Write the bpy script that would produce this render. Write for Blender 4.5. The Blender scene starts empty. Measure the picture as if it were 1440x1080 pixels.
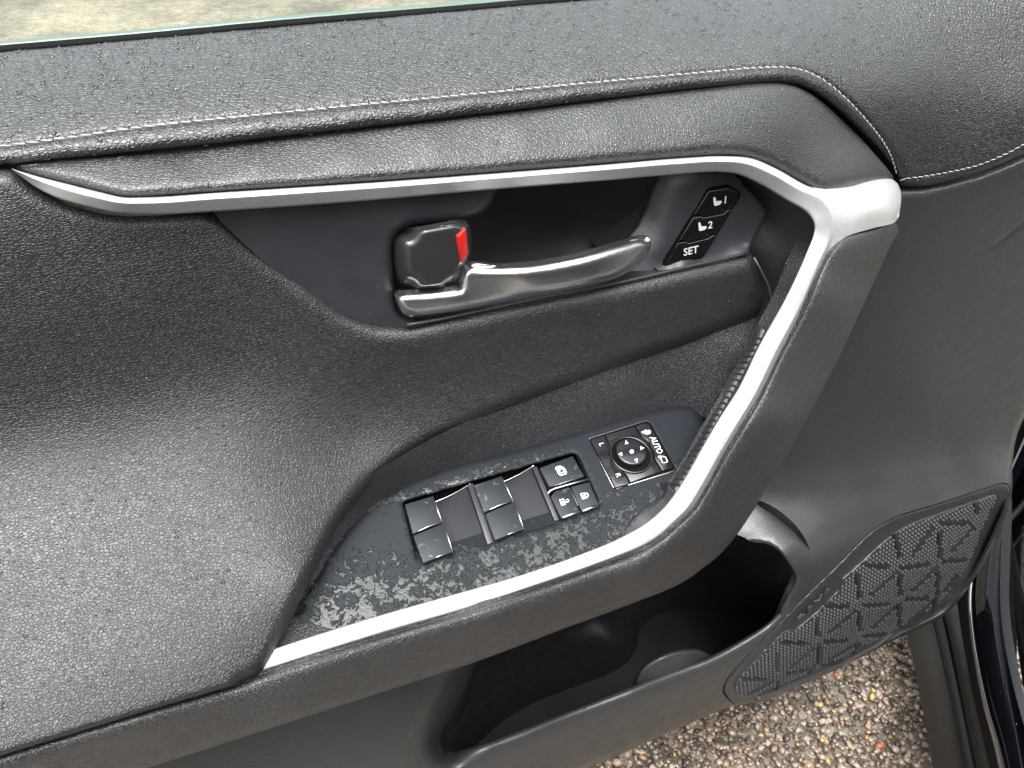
import bpy, bmesh, math, random
import numpy as np
from mathutils import Vector, Matrix, noise
from mathutils.geometry import delaunay_2d_cdt

random.seed(7); rng = np.random.default_rng(7)
S = bpy.context.scene
COL = S.collection

# ---------------------------------------------------------------- camera
F_PX, CX, CY = 1080.0, 720.0, 540.0           # photo is 1440 x 1080
_d = np.array([-75.0, -1242.0, 1080.0]); _d /= np.linalg.norm(_d)      # straight down, seen by the camera
_x = np.array([3113.0, 800.0, 1080.0]); _x -= _x.dot(_d) * _d; _x /= np.linalg.norm(_x)   # along the door
def _b(v): return np.array([v[0], v[1], -v[2]])
_X, _Z = _b(_x), _b(-_d); _Y = np.cross(_Z, _X)
RM = np.array([_X, _Y, _Z])
CAM = np.array([0.0, -0.38, 1.25])
cam_d = bpy.data.cameras.new('camera'); cam = bpy.data.objects.new('camera', cam_d); COL.objects.link(cam)
cam_d.sensor_width = 36; cam_d.lens = 36 * F_PX / 1440; cam_d.clip_start = 0.01; cam_d.clip_end = 400
m4 = Matrix([list(RM[0]) + [0], list(RM[1]) + [0], list(RM[2]) + [0], [0, 0, 0, 1]])
cam.matrix_world = Matrix.Translation(Vector(CAM)) @ m4
S.camera = cam

# ---------------------------------------------------------------- light
SUN_EL, SUN_ROT = math.radians(72), math.radians(205)
w = bpy.data.worlds.new("World"); S.world = w; w.use_nodes = True
nt = w.node_tree; nt.nodes.clear()
sky = nt.nodes.new('ShaderNodeTexSky'); sky.sky_type = 'NISHITA'; sky.sun_disc = False
sky.sun_elevation = SUN_EL; sky.sun_rotation = SUN_ROT; sky.air_density = 1.0; sky.dust_density = 6.0; sky.ozone_density = 1.0
hs = nt.nodes.new('ShaderNodeHueSaturation'); hs.inputs['Saturation'].default_value = 0.10
bg = nt.nodes.new('ShaderNodeBackground'); bg.inputs['Strength'].default_value = 0.15
wo = nt.nodes.new('ShaderNodeOutputWorld')
nt.links.new(sky.outputs[0], hs.inputs['Color']); mxw = nt.nodes.new('ShaderNodeMix'); mxw.data_type = 'RGBA'; mxw.blend_type = 'MULTIPLY'; mxw.inputs[0].default_value = 1; mxw.inputs[7].default_value = (.965, .995, 1.0, 1)
nt.links.new(hs.outputs[0], mxw.inputs[6]); nt.links.new(mxw.outputs[2], bg.inputs['Color']); nt.links.new(bg.outputs[0], wo.inputs[0])
sl = bpy.data.lights.new('sun', 'SUN'); sl.energy = 0.9; sl.angle = math.radians(60); sl.color = (1.0, 0.97, 0.93)
so = bpy.data.objects.new('sun', sl); COL.objects.link(so)
sdir = Vector((math.sin(SUN_ROT) * math.cos(SUN_EL), math.cos(SUN_ROT) * math.cos(SUN_EL), math.sin(SUN_EL)))
so.rotation_euler = sdir.to_track_quat('Z', 'Y').to_euler()
S.view_settings.view_transform = 'Standard'; S.view_settings.look = 'None'; S.view_settings.exposure = 1.83; S.view_settings.gamma = 1

# ---------------------------------------------------------------- measuring: a sighted photo point on a known plane
def ray(u, v): return RM @ np.array([(u - CX) / F_PX, -(v - CY) / F_PX, -1.0])
def PY(u, v, y):
    r = ray(u, v); return CAM + r * ((y - CAM[1]) / r[1])
def PZ(u, v, z):
    r = ray(u, v); return CAM + r * ((z - CAM[2]) / r[2])
def PD(u, v, d):
    r = ray(u, v); return CAM + r / np.linalg.norm(r) * d
def pz(u, v, z): return -PZ(u, v, z)[1]       # protrusion at which the sight line reaches height z
class Plane:
    def __init__(s, p, n): s.p = np.array(p, float); s.n = np.array(n, float) / np.linalg.norm(n)
    def at(s, u, v, h=0.0):
        r = ray(u, v); return CAM + r * (s.n.dot(s.p + s.n * h - CAM) / s.n.dot(r))
def plane3(a, b, c):
    a, b, c = [PY(p[0], p[1], -p[2]) for p in (a, b, c)]
    n = np.cross(b - a, c - a); n /= np.linalg.norm(n)
    if n.dot(CAM - a) < 0: n = -n
    return Plane(a, n)

# ---------------------------------------------------------------- objects
def link(name, me, mat=None, parent=None):
    o = bpy.data.objects.new(name, me); COL.objects.link(o)
    if mat and me and len(me.materials) == 0: me.materials.append(mat)
    if parent:
        o.parent = parent; o.matrix_parent_inverse = parent_inv(parent)
    return o
def parent_inv(p):
    M = Matrix.Identity(4); q = p; chain = []
    while q: chain.append(q); q = q.parent
    for c in reversed(chain): M = M @ c.matrix_parent_inverse @ Matrix.LocRotScale(c.location, c.rotation_euler, c.scale)
    return M.inverted()
def empty(name, loc, label, cat):
    o = bpy.data.objects.new(name, None); COL.objects.link(o); o.location = loc; o.empty_display_size = .05
    o['label'] = label; o['category'] = cat; return o
def mesh(name, V, Fc, mat, parent=None, smooth=True):
    me = bpy.data.meshes.new(name); me.from_pydata([tuple(map(float, v)) for v in V], [], [tuple(map(int, f)) for f in Fc])
    if smooth: me.shade_smooth()
    me.update(); return link(name, me, mat, parent)

# ---------------------------------------------------------------- materials
def mat(name, base, rough=.5, metal=0, spec=.5, coat=0, coat_r=.1, trans=0, ior=1.5):
    m = bpy.data.materials.new(name); m.use_nodes = True
    b = m.node_tree.nodes['Principled BSDF']
    b.inputs['Base Color'].default_value = (*base, 1) if len(base) == 3 else base
    b.inputs['Roughness'].default_value = rough; b.inputs['Metallic'].default_value = metal
    b.inputs['Specular IOR Level'].default_value = spec; b.inputs['Coat Weight'].default_value = coat
    b.inputs['Coat Roughness'].default_value = coat_r; b.inputs['Transmission Weight'].default_value = trans; b.inputs['IOR'].default_value = ior
    return m
class N:
    def __init__(s, m):
        s.m = m; s.t = m.node_tree; s.b = s.t.nodes['Principled BSDF']
        s.co = s.t.nodes.new('ShaderNodeNewGeometry').outputs['Position']
    def node(s, k, **kw):
        n = s.t.nodes.new(k)
        for a, v in kw.items(): setattr(n, a, v)
        return n
    def noise(s, scale, detail=3, rough=.55, vec=None, dist=0):
        n = s.node('ShaderNodeTexNoise'); n.inputs['Scale'].default_value = scale; n.inputs['Detail'].default_value = detail
        n.inputs['Roughness'].default_value = rough; n.inputs['Distortion'].default_value = dist
        s.t.links.new(vec or s.co, n.inputs['Vector']); return n.outputs['Fac']
    def vor(s, scale, feature='F1', vec=None, rnd=1):
        n = s.node('ShaderNodeTexVoronoi', feature=feature); n.inputs['Scale'].default_value = scale; n.inputs['Randomness'].default_value = rnd
        s.t.links.new(vec or s.co, n.inputs['Vector']); return n.outputs['Distance']
    def math(s, op, a, b=0, c=0):
        n = s.node('ShaderNodeMath', operation=op)
        for i, x in enumerate((a, b, c)):
            if isinstance(x, (int, float)): n.inputs[i].default_value = x
            else: s.t.links.new(x, n.inputs[i])
        return n.outputs[0]
    def map(s, x, a, b, c=0, d=1):
        n = s.node('ShaderNodeMapRange', interpolation_type='SMOOTHSTEP'); s.t.links.new(x, n.inputs[0])
        for i, v in enumerate((a, b, c, d)): n.inputs[i + 1].default_value = v
        return n.outputs[0]
    def mix(s, f, a, b):
        n = s.node('ShaderNodeMix', data_type='RGBA')
        s.t.links.new(f, n.inputs[0])
        for i, x in ((6, a), (7, b)):
            if isinstance(x, tuple): n.inputs[i].default_value = (*x, 1)
            else: s.t.links.new(x, n.inputs[i])
        return n.outputs[2]
    def bump(s, h, dist, strength=1, prev=None):
        n = s.node('ShaderNodeBump'); n.inputs['Distance'].default_value = dist; n.inputs['Strength'].default_value = strength
        s.t.links.new(h, n.inputs['Height'])
        if prev: s.t.links.new(prev, n.inputs['Normal'])
        return n.outputs[0]
    def to(s, x, name):
        s.t.links.new(x, s.b.inputs[name])

def leather(name, base, cell, depth, r0, r1, wet=0.0, coat=0.15):
    m = mat(name, base, r1, coat=coat, coat_r=.34); n = N(m)
    wv = n.node('ShaderNodeTexNoise'); wv.inputs['Scale'].default_value = 1 / (cell * 1.6); wv.inputs['Detail'].default_value = 2
    n.t.links.new(n.co, wv.inputs['Vector'])
    vm = n.node('ShaderNodeVectorMath', operation='MULTIPLY_ADD'); n.t.links.new(wv.outputs['Color'], vm.inputs[0])
    vm.inputs[1].default_value = (cell * .9,) * 3; n.t.links.new(n.co, vm.inputs[2])
    st = n.node('ShaderNodeVectorMath', operation='MULTIPLY'); n.t.links.new(vm.outputs[0], st.inputs[0]); st.inputs[1].default_value = (.75, 1.1, 1.15)
    e = n.vor(1 / cell, 'DISTANCE_TO_EDGE', st.outputs[0])
    g = n.map(e, 0, .22)
    fine = n.noise(1 / (cell * .35), 3)
    h = n.math('ADD', n.math('MULTIPLY', g, .8), n.math('MULTIPLY', fine, .45))
    big = n.noise(38, 3)
    b1 = n.bump(big, .0003, .5); b2 = n.bump(h, depth, 1, b1); n.to(b2, 'Normal')
    if coat: n.to(b2, 'Coat Normal')
    patch = n.map(n.noise(95, 4, .6), .40, .62)
    n.to(n.math('MULTIPLY_ADD', patch, r1 - r0, r0), 'Roughness')
    c = n.mix(g, tuple(x * .7 for x in base), base); n.to(c, 'Base Color')
    return m
def plastic(name, base, rough, grain=.0004, depth=.00008, coat=0, spec=.5, smudge=0.1):
    m = mat(name, base, rough, coat=coat, coat_r=.2, spec=spec); n = N(m)
    f = n.noise(1 / grain, 3, .6); v = n.vor(1 / (grain * 2.2))
    h = n.math('ADD', f, v); n.to(n.bump(h, depth, 1, n.bump(n.noise(30, 2), .0004, .5)), 'Normal')
    n.to(n.math('MULTIPLY_ADD', n.map(n.noise(60, 4, .6), .35, .65), smudge, rough - smudge * .5), 'Roughness')
    return m

M_pad = leather('wet_soft_touch_pad', (.013, .014, .0145), .0022, .00027, .37, .46, coat=.7)
M_insert = leather('wet_insert_pad', (.013, .014, .0145), .0018, .00018, .37, .46, coat=.7)
M_leather = leather('grained_armrest_leather', (.017, .0178, .0192), .0016, .00021, .40, .48, coat=.3)
M_roll = leather('fine_grain_roll', (.021, .021, .023), .0016, .00030, .38, .48, coat=.45)
M_panelr = leather('fine_grain_right_panel', (.013, .013, .015), .0019, .00018, .42, .50, coat=.08)
M_hard = plastic('matt_charcoal_plastic', (.025, .026, .028), .44, .0009, .00022, coat=.35)
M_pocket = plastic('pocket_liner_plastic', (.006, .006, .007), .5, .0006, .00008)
M_bezel = plastic('bezel_plastic', (.021, .022, .025), .42, .00035, .00005)
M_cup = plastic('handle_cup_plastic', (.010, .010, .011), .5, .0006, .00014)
M_gloss = mat('gloss_black_plastic', (.010, .010, .012), .16, coat=.4, coat_r=.06)
M_knob = mat('satin_knob_plastic', (.020, .020, .021), .28, coat=.5, coat_r=.12)
M_black = mat('black_gap', (.002, .002, .002), .8, spec=.1)
M_button = mat('button_black', (.004, .004, .005), .32, spec=.3)
M_dome = mat('grille_plastic', (.036, .037, .040), .42)
M_rib = mat('grille_rib_plastic', (.011, .0115, .0125), .5)
M_white = mat('white_print', (.50, .505, .505), .5)
M_red = mat('red_marker', (.45, .006, .004), .45)
M_rubber = mat('black_rubber', (.005, .005, .006), .6, spec=.25)
M_thread = mat('grey_thread', (.30, .30, .305), .75)
def switch_mat():
    m = mat('switch_satin_black', (.010, .012, .016), .46, spec=.35); n = N(m)
    mk = n.map(n.noise(170, 2, .5, dist=.8), .63, .66)
    n.to(n.mix(mk, (.010, .012, .016), (.05, .055, .055)), 'Base Color')
    n.to(n.math('MULTIPLY_ADD', mk, -.3, .48), 'Roughness'); n.to(n.bump(mk, .0003, .8), 'Normal'); return m
M_switch = switch_mat()
M_scoop = plastic('scoop_plastic', (.009, .010, .013), .48, .0005, .00004)
def silver(name, base, rough, fleck=True, metal=.85):
    m = mat(name, base, rough, metal=metal, coat=.2, coat_r=.15); n = N(m)
    if fleck:
        f = n.noise(2600, 2, .7); f2 = n.noise(700, 2, .6)
        n.to(n.mix(n.map(n.math('MULTIPLY_ADD', f2, .4, n.math('MULTIPLY', f, .6)), .35, .65), tuple(x * .82 for x in base), base), 'Base Color')
        drops = n.map(n.vor(230), .10, .24, 1, 0)
        sel = n.map(n.noise(60, 2), .5, .62)
        d = n.math('MULTIPLY', drops, sel)
        n.to(n.bump(d, .0005, .6), 'Coat Normal')
        n.to(n.bump(d, .0004, .35, n.bump(f, .00004, .6)), 'Normal')
    n.to(n.math('MULTIPLY_ADD', n.noise(50, 3), .12, rough - .06), 'Roughness'); return m
M_silver = silver('satin_silver_trim', (.50, .49, .485), .38, metal=.4)
def chrome():
    m = mat('brushed_satin_chrome', (.70, .71, .73), .28, metal=1); n = N(m)
    mp = n.node('ShaderNodeVectorMath', operation='MULTIPLY'); n.t.links.new(n.co, mp.inputs[0]); mp.inputs[1].default_value = (12, 900, 900)
    f = n.noise(1.2, 3, .6, vec=mp.outputs[0]); n.to(n.bump(f, .00003, .35), 'Normal')
    n.to(n.math('MULTIPLY_ADD', f, .10, .24), 'Roughness'); return m
M_chrome = chrome()
M_edge = mat('thin_chrome_edge', (.7, .7, .7), .25, metal=1)
M_glass = mat('green_glass_edge', (.06, .10, .075), .30)
def water_plate():
    m = mat('switch_plate_plastic', (.007, .0085, .012), .46, spec=.22); n = N(m)
    sp = n.node('ShaderNodeSeparateXYZ'); n.t.links.new(n.co, sp.inputs[0])
    # how far towards the outer edge of the armrest (more water gathers there)
    g = n.map(sp.outputs['Y'], -.045, -.118, 0.0, 1.0)
    xg = n.map(sp.outputs['X'], .12, .26, 0.0, .16)
    a = n.noise(140, 5, .70, dist=.5); b = n.noise(420, 3, .6, dist=.6)
    f = n.math('MULTIPLY_ADD', b, .34, n.math('MULTIPLY', a, .72))
    thr = n.math('ADD', n.math('MULTIPLY_ADD', g, -.185, .675), n.math('MULTIPLY', xg, .12))
    band = n.math('MULTIPLY', n.map(sp.outputs['Y'], -.0525, -.048), n.map(sp.outputs['Y'], -.040, -.0445)); band = n.math('MULTIPLY', band, n.map(sp.outputs['X'], .215, .20))
    left = n.map(sp.outputs['X'], .075, .03)
    thr = n.math('SUBTRACT', thr, n.math('MULTIPLY_ADD', band, .17, n.math('MULTIPLY', left, .02)))
    d = n.math('SUBTRACT', f, thr)
    mk = n.map(d, -.010, .016); rim = n.map(d, .0, .05)
    n.to(n.mix(mk, (.010, .0115, .015), (.030, .033, .033)), 'Base Color')     # paler wet patches paint in the sky's reflection
    n.to(n.math('MULTIPLY_ADD', mk, -.36, n.math('MULTIPLY_ADD', n.noise(50, 3), .1, .43)), 'Roughness')
    hgt = n.math('ADD', n.math('MULTIPLY', rim, 1.0), n.math('MULTIPLY', n.math('MULTIPLY', mk, n.noise(420, 3)), .14))
    bp = n.bump(hgt, .0016, .75, n.bump(n.noise(2500, 2), .00004, .6)); n.to(bp, 'Normal')
    n.to(n.math('MULTIPLY', mk, .8), 'Coat Weight'); n.b.inputs['Coat Roughness'].default_value = .06; n.to(bp, 'Coat Normal'); return m
M_plate = water_plate()
M_water = mat('rain_water', (1, 1, 1), .02, trans=1, ior=1.33)

# ---------------------------------------------------------------- outlines
def catmull(pts, step=5.0, closed=False):
    """points (u, v[, extra...]); a point ending with 'c' is a sharp corner"""
    P = []; sharp = []
    for p in pts:
        if p[-1] == 'c': P.append(p[:-1]); sharp.append(True)
        else: P.append(p); sharp.append(False)
    P = np.array(P, float); n = len(P); out = []
    rngi = range(n if closed else n - 1)
    for i in rngi:
        a, b = P[i], P[(i + 1) % n]
        p0 = P[(i - 1) % n] if (closed or i > 0) else a + (a - b)
        p3 = P[(i + 2) % n] if (closed or i + 2 < n) else b + (b - a)
        if sharp[i]: p0 = a + (a - b)
        if sharp[(i + 1) % n]: p3 = b + (b - a)
        L = np.linalg.norm((b - a)[:2]); k = max(1, int(round(L / step)))
        d0 = max(np.linalg.norm((a - p0)[:2]), 1e-3) ** .5; d1 = max(L, 1e-3) ** .5; d2 = max(np.linalg.norm((p3 - b)[:2]), 1e-3) ** .5
        m1 = (a - p0) / d0 - (b - p0) / (d0 + d1) + (b - a) / d1
        m2 = (b - a) / d1 - (p3 - a) / (d1 + d2) + (p3 - b) / d2
        m1 = m1 * d1; m2 = m2 * d1
        for j in range(k):
            t = j / k
            out.append((2*t**3 - 3*t*t + 1) * a + (t**3 - 2*t*t + t) * m1 + (-2*t**3 + 3*t*t) * b + (t**3 - t*t) * m2)
    if not closed: out.append(P[-1])
    return np.array(out)
def dist_poly(Q, L, closed=False):
    A = L; B = np.roll(L, -1, axis=0)
    if not closed: A = A[:-1]; B = B[:-1]
    best = np.full(len(Q), 1e9)
    for a, b in zip(A, B):
        ab = b - a; l2 = max(ab.dot(ab), 1e-9)
        t = np.clip(((Q - a) @ ab) / l2, 0, 1)
        d = np.hypot(*(Q - a - t[:, None] * ab).T); best = np.minimum(best, d)
    return best
def inside(Q, L):
    x, y = Q[:, 0], Q[:, 1]; r = np.zeros(len(Q), bool); n = len(L)
    for i in range(n):
        x1, y1 = L[i]; x2, y2 = L[(i + 1) % n]
        if y1 == y2: continue
        c = ((y1 > y) != (y2 > y)) & (x < (x2 - x1) * (y - y1) / (y2 - y1) + x1); r ^= c
    return r
class RBF:
    def __init__(s, pts, smooth=0.0):
        P = np.array(pts, float); s.c = P[:, :2] / 300; z = P[:, 2]; n = len(P)
        K = s.k(np.linalg.norm(s.c[:, None] - s.c[None], axis=2)) + np.eye(n) * smooth
        A = np.zeros((n + 3, n + 3)); A[:n, :n] = K; A[:n, n] = 1; A[:n, n+1:] = s.c; A[n, :n] = 1; A[n+1:, :n] = s.c.T
        s.w = np.linalg.solve(A, np.concatenate([z, np.zeros(3)]))
    def k(s, r): return np.where(r > 1e-9, r * r * np.log(np.maximum(r, 1e-9)), 0)
    def __call__(s, Q):
        q = np.asarray(Q, float) / 300; n = len(s.c)
        K = s.k(np.linalg.norm(q[:, None] - s.c[None], axis=2))
        return K @ s.w[:n] + s.w[n] + q @ s.w[n+1:]
SURF = {}
def patch(name, outline, ctrl, material, parent, step=9.0, rolls=(), grooves=(), holes=(), skirt=.012, plane=None, smooth=0.0, bstep=5.0, label=None, creases=()):
    """a moulded panel: outline and depth control points give a dense surface; rolls turn its edges back, grooves sink seams"""
    L = catmull(outline, bstep, True); H = [catmull(h, bstep, True) for h in holes]
    f = RBF(ctrl, smooth) if ctrl else None
    R = []
    for r in rolls:
        pl, rad, dep = r[:3]
        R.append((L if pl is None else catmull(pl, bstep), pl is None, rad, dep))
    Gv = [(catmull(g[0], bstep), g[1], g[2]) for g in grooves]
    mn, mx = L.min(0), L.max(0); pts = []
    ys = np.arange(mn[1], mx[1], step * .87)
    G = np.array([(x + (step / 2 if j % 2 else 0), y) for j, y in enumerate(ys) for x in np.arange(mn[0], mx[0], step)])
    G += rng.normal(0, step * .04, G.shape)
    extra = []
    def ring(Lc, closed, offs):
        T = np.roll(Lc, -1, 0) - np.roll(Lc, 1, 0)
        if not closed: T[0] = Lc[1] - Lc[0]; T[-1] = Lc[-1] - Lc[-2]
        T /= np.maximum(np.linalg.norm(T, axis=1), 1e-6)[:, None]; Nn = np.stack([-T[:, 1], T[:, 0]], 1)
        for o in offs:
            for sgn in (1, -1):
                E = Lc + Nn * o * sgn; dd = dist_poly(E, Lc, closed); extra.append(E[dd > o * .93])
    for Lc, cl, rad, dep in R: ring(Lc, cl, [rad * k for k in (.06, .16, .32, .52, .76, 1.0)])
    for g, wd, dp in Gv: ring(g, False, [wd * k for k in (.35, .8, 1.3, 1.9)]); extra.append(g)
    if extra:
        E = np.concatenate(extra)
        # thin the extra points
        keep = {}; 
        for i, q in enumerate(E): keep.setdefault((round(q[0] / 1.6), round(q[1] / 1.6)), i)
        E = E[list(keep.values())]
        cells = {(round(q[0] / (step * .55)), round(q[1] / (step * .55))) for q in E}
        G = np.array([q for q in G if (round(q[0] / (step * .55)), round(q[1] / (step * .55))) not in cells])
        G = np.concatenate([G, E])
    ok = inside(G, L) & (dist_poly(G, L, True) > 1.2)
    for h in H: ok &= ~inside(G, h) & (dist_poly(G, h, True) > 1.2)
    G = G[ok]
    allp = [tuple(p) for p in L]; edges = [(i, (i + 1) % len(L)) for i in range(len(L))]
    for h in H:
        b = len(allp); allp += [tuple(p) for p in h]; edges += [(b + i, b + (i + 1) % len(h)) for i in range(len(h))]
    nb = len(allp); allp += [tuple(p) for p in G]
    vs, es, fs, ov, _, _ = delaunay_2d_cdt([Vector(p) for p in allp], edges, [], 0, 1e-4)
    Q = np.array([(p.x, p.y) for p in vs])
    Fc = np.array([f_ for f_ in fs if len(f_) == 3]); cen = Q[Fc].mean(1)
    k = inside(cen, L)
    for h in H: k &= ~inside(cen, h)
    Fc = Fc[k]
    V = np.zeros((len(Q), 3)); Rr = np.array([ray(*q) for q in Q])
    if plane is not None:
        t = (plane.n.dot(plane.p - CAM)) / (Rr @ plane.n); pr = -(CAM[1] + Rr[:, 1] * t)
        if f is not None: pr = pr + f(Q)
    else: pr = f(Q)
    for Lc, cl, rad, dep in R:
        d = dist_poly(Q, Lc, cl); q = np.clip(1 - d / rad, 0, 1); pr = pr - dep * (1 - np.sqrt(np.maximum(1 - q * q, 0)))
    for g, wd, dp in Gv:
        d = dist_poly(Q, g); pr = pr - dp * np.exp(-(d / wd) ** 2)
    t = (-pr - CAM[1]) / Rr[:, 1]; V = CAM + Rr * t[:, None]
    used = np.unique(Fc); rem = -np.ones(len(Q), int); rem[used] = np.arange(len(used)); V = V[used]; Fc = rem[Fc]
    a, b, c = V[Fc[0][0]], V[Fc[0][1]], V[Fc[0][2]]
    if np.cross(b - a, c - a).dot(CAM - a) < 0: Fc = Fc[:, ::-1]
    faces = [tuple(t_) for t_ in Fc]; SURF[name] = (V.copy(), Fc.copy())
    if skirt:
        cnt = {}
        for t_ in Fc:
            for i in range(3): e = (t_[i], t_[(i + 1) % 3]); cnt[e] = 1
        be = [e for e in cnt if (e[1], e[0]) not in cnt]; bv = sorted({i for e in be for i in e}); mp = {}; nv = list(V)
        Qu = Q[used]
        for i in bv: mp[i] = len(nv); nv.append(V[i] + (np.array([0, skirt, 0.0]) if isinstance(skirt, float) else np.array(skirt(*Qu[i]) if callable(skirt) else skirt)))
        for a_, b_ in be: faces.append((b_, a_, mp[a_], mp[b_]))
        V = np.array(nv)
    o = mesh(name, V, faces, material, parent)
    if skirt:      # keep the turned rim crisp
        me = o.data
        attr = me.attributes.new('sharp_edge', 'BOOLEAN', 'EDGE')
        bs = {tuple(sorted((int(a_), int(b_)))) for a_, b_ in be}
        for i, e in enumerate(me.edges):
            if tuple(sorted(e.vertices)) in bs: attr.data[i].value = True
    if label: o['label'] = label
    return o

def prism(name, poly, plane, h1, h0, bev, material, parent, seg=2, smooth_poly=False, label=None, inset=None):
    """solid with traced top face on a plane; sides run straight down the plane's normal"""
    pts = [plane.at(u, v, h1) for u, v in (catmull([tuple(p) for p in poly], 3, True) if smooth_poly else [(p[0], p[1]) for p in poly])]
    bm = bmesh.new(); vs = [bm.verts.new(p) for p in pts]; f = bm.faces.new(vs); f.normal_update()
    if f.normal.dot(Vector(plane.n)) < 0: f.normal_flip()
    r = bmesh.ops.extrude_face_region(bm, geom=[f]); dn = Vector(plane.n) * (h0 - h1)
    nv = [g for g in r['geom'] if isinstance(g, bmesh.types.BMVert)]
    # the new region is the top cap; push the old one down
    for v_ in vs: v_.co += dn
    top = [g for g in r['geom'] if isinstance(g, bmesh.types.BMFace)]
    if bev:
        ed = set(e for t in top for e in t.edges)
        if not smooth_poly: ed |= {e for v_ in nv for e in v_.link_edges if e not in ed}
        bmesh.ops.bevel(bm, geom=list(ed), offset=bev, segments=seg, profile=.5, affect='EDGES', clamp_overlap=True)
    bmesh.ops.recalc_face_normals(bm, faces=bm.faces)
    me = bpy.data.meshes.new(name); bm.to_mesh(me); bm.free(); me.shade_smooth()
    o = link(name, me, material, parent)
    me.set_sharp_from_angle(angle=math.radians(35))
    if label: o['label'] = label
    return o
def rpoly(poly, r):
    """rounded corners on a pixel polygon"""
    P = [np.array(p[:2], float) for p in poly]; out = []; n = len(P)
    for i in range(n):
        a, b, c = P[i - 1], P[i], P[(i + 1) % n]
        da, dc = a - b, c - b; la, lc = np.linalg.norm(da), np.linalg.norm(dc); q = min(r, la * .45, lc * .45)
        s, e = b + da / la * q, b + dc / lc * q
        for t in (0, .33, .67, 1): out.append(tuple((1-t)**2 * s + 2*t*(1-t) * b + t*t * e))
    return out
def tube(name, pts3, rad, material, parent, n=8, closed=False):
    pts3 = [Vector(p) for p in pts3]; V = []; Fc = []; m = len(pts3)
    for i, p in enumerate(pts3):
        t = (pts3[min(i + 1, m - 1)] - pts3[max(i - 1, 0)]).normalized()
        a = t.cross(Vector((0, 0, 1)) if abs(t.z) < .9 else Vector((1, 0, 0))).normalized(); b = t.cross(a)
        rr = rad(i / (m - 1)) if callable(rad) else rad
        for k in range(n):
            an = 2 * math.pi * k / n; V.append(p + (a * math.cos(an) + b * math.sin(an)) * rr)
    for i in range(m - 1):
        for k in range(n): Fc.append((i*n + k, i*n + (k+1) % n, (i+1)*n + (k+1) % n, (i+1)*n + k))
    Fc.append(tuple(range(n - 1, -1, -1))); Fc.append(tuple((m-1)*n + k for k in range(n)))
    return mesh(name, V, Fc, material, parent)
def loft(name, rows, material, parent, skirt=.01, double=False, both_caps=True):
    """rows: list of stations, each a list of 3-D points across"""
    R = np.array(rows); m, k = R.shape[:2]; V = R.reshape(-1, 3); Fc = [(i*k + j, (i+1)*k + j, (i+1)*k + j + 1, i*k + j + 1) for i in range(m-1) for j in range(k-1)]
    a, b, c = V[Fc[len(Fc)//2][0]], V[Fc[len(Fc)//2][1]], V[Fc[len(Fc)//2][2]]
    if np.cross(b - a, c - a).dot(CAM - a) < 0: Fc = [f[::-1] for f in Fc]
    o = mesh(name, V, Fc, material, parent)
    return o

door = empty('car_door', (.3, .02, .9), 'open charcoal car door panel with silver armrest trim and chrome handle, wet with rain', 'car door')

# ================================================================ upper part of the door
groove_top = [(-60, 240), (0, 233), (200, 213), (400, 192), (700, 158), (1000, 123), (1108, 117), (1140, 127), (1180, 156), (1215, 190), (1240, 216), (1257, 240), (1262, 262, 'c')]
seam_right = [(1262, 262, 'c'), (1300, 262), (1350, 250), (1400, 234), (1440, 217), (1520, 186, 'c')]
stitch_l = [(-40, 211), (0, 206), (100, 193), (205, 178), (400, 158), (700, 129), (900, 110), (1000, 101), (1075, 95), (1118, 96.5), (1150, 108), (1180, 130), (1210, 160), (1238, 194), (1254, 222), (1261, 250)]
stitch_r = [(1264, 253), (1300, 248), (1350, 239), (1380, 231), (1420, 214), (1440, 203), (1500, 176)]
def vat(line, u): L_ = np.array([p[:2] for p in line], float); return float(np.interp(u, L_[:, 0], L_[:, 1]))
BELT = [(-80, 80), (0, 73), (400, 36.5), (830, -1), (1200, -34)]
GLINE = [(-60, 240), (0, 233), (200, 213), (400, 192), (700, 158), (1000, 123), (1108, 117)]
UP_C = []
for u_ in range(-60, 1101, 145):
    b_, g_ = vat(BELT, u_), vat(GLINE, u_)
    UP_C += [(u_, b_, -.088), (u_, b_ * .67 + g_ * .33, -.050), (u_, b_ * .33 + g_ * .67, -.020), (u_, b_ * .14 + g_ * .86, -.007), (u_, g_, .0)]
upper = patch('upper_pad', [(-80, 80, 'c'), (0, 73), (400, 36.5), (830, -1), (1200, -34), (1520, -64, 'c')] + [tuple(p) for p in seam_right[::-1]][0:1] + seam_right[::-1][1:-1] + groove_top[::-1] + [(-80, 243, 'c')],
    UP_C + [(1200, -34, -.080), (1520, -64, -.04), (1200, 40, -.038), (1260, 255, .003),
     (1440, 60, -.020), (1350, 150, -.004), (1440, 150, .004), (1250, 130, -.006), (1350, 240, .008), (1440, 205, .012), (1520, 180, .015), (1200, 150, .0)],
    M_pad, door, step=9, rolls=[(groove_top, 24, .009), (seam_right, 14, .006), ([(-80, 80), (0, 73), (400, 36.5), (830, -1), (1200, -34)], 8, .003)],
    grooves=[(stitch_l, 4.5, .0016), (stitch_r, 3.5, .0010)], skirt=lambda u, v: (0, .002, -.03) if v < 80 and u < 1600 and v < 76 - .085 * u + 12 else (0, .03, 0.0))

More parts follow.
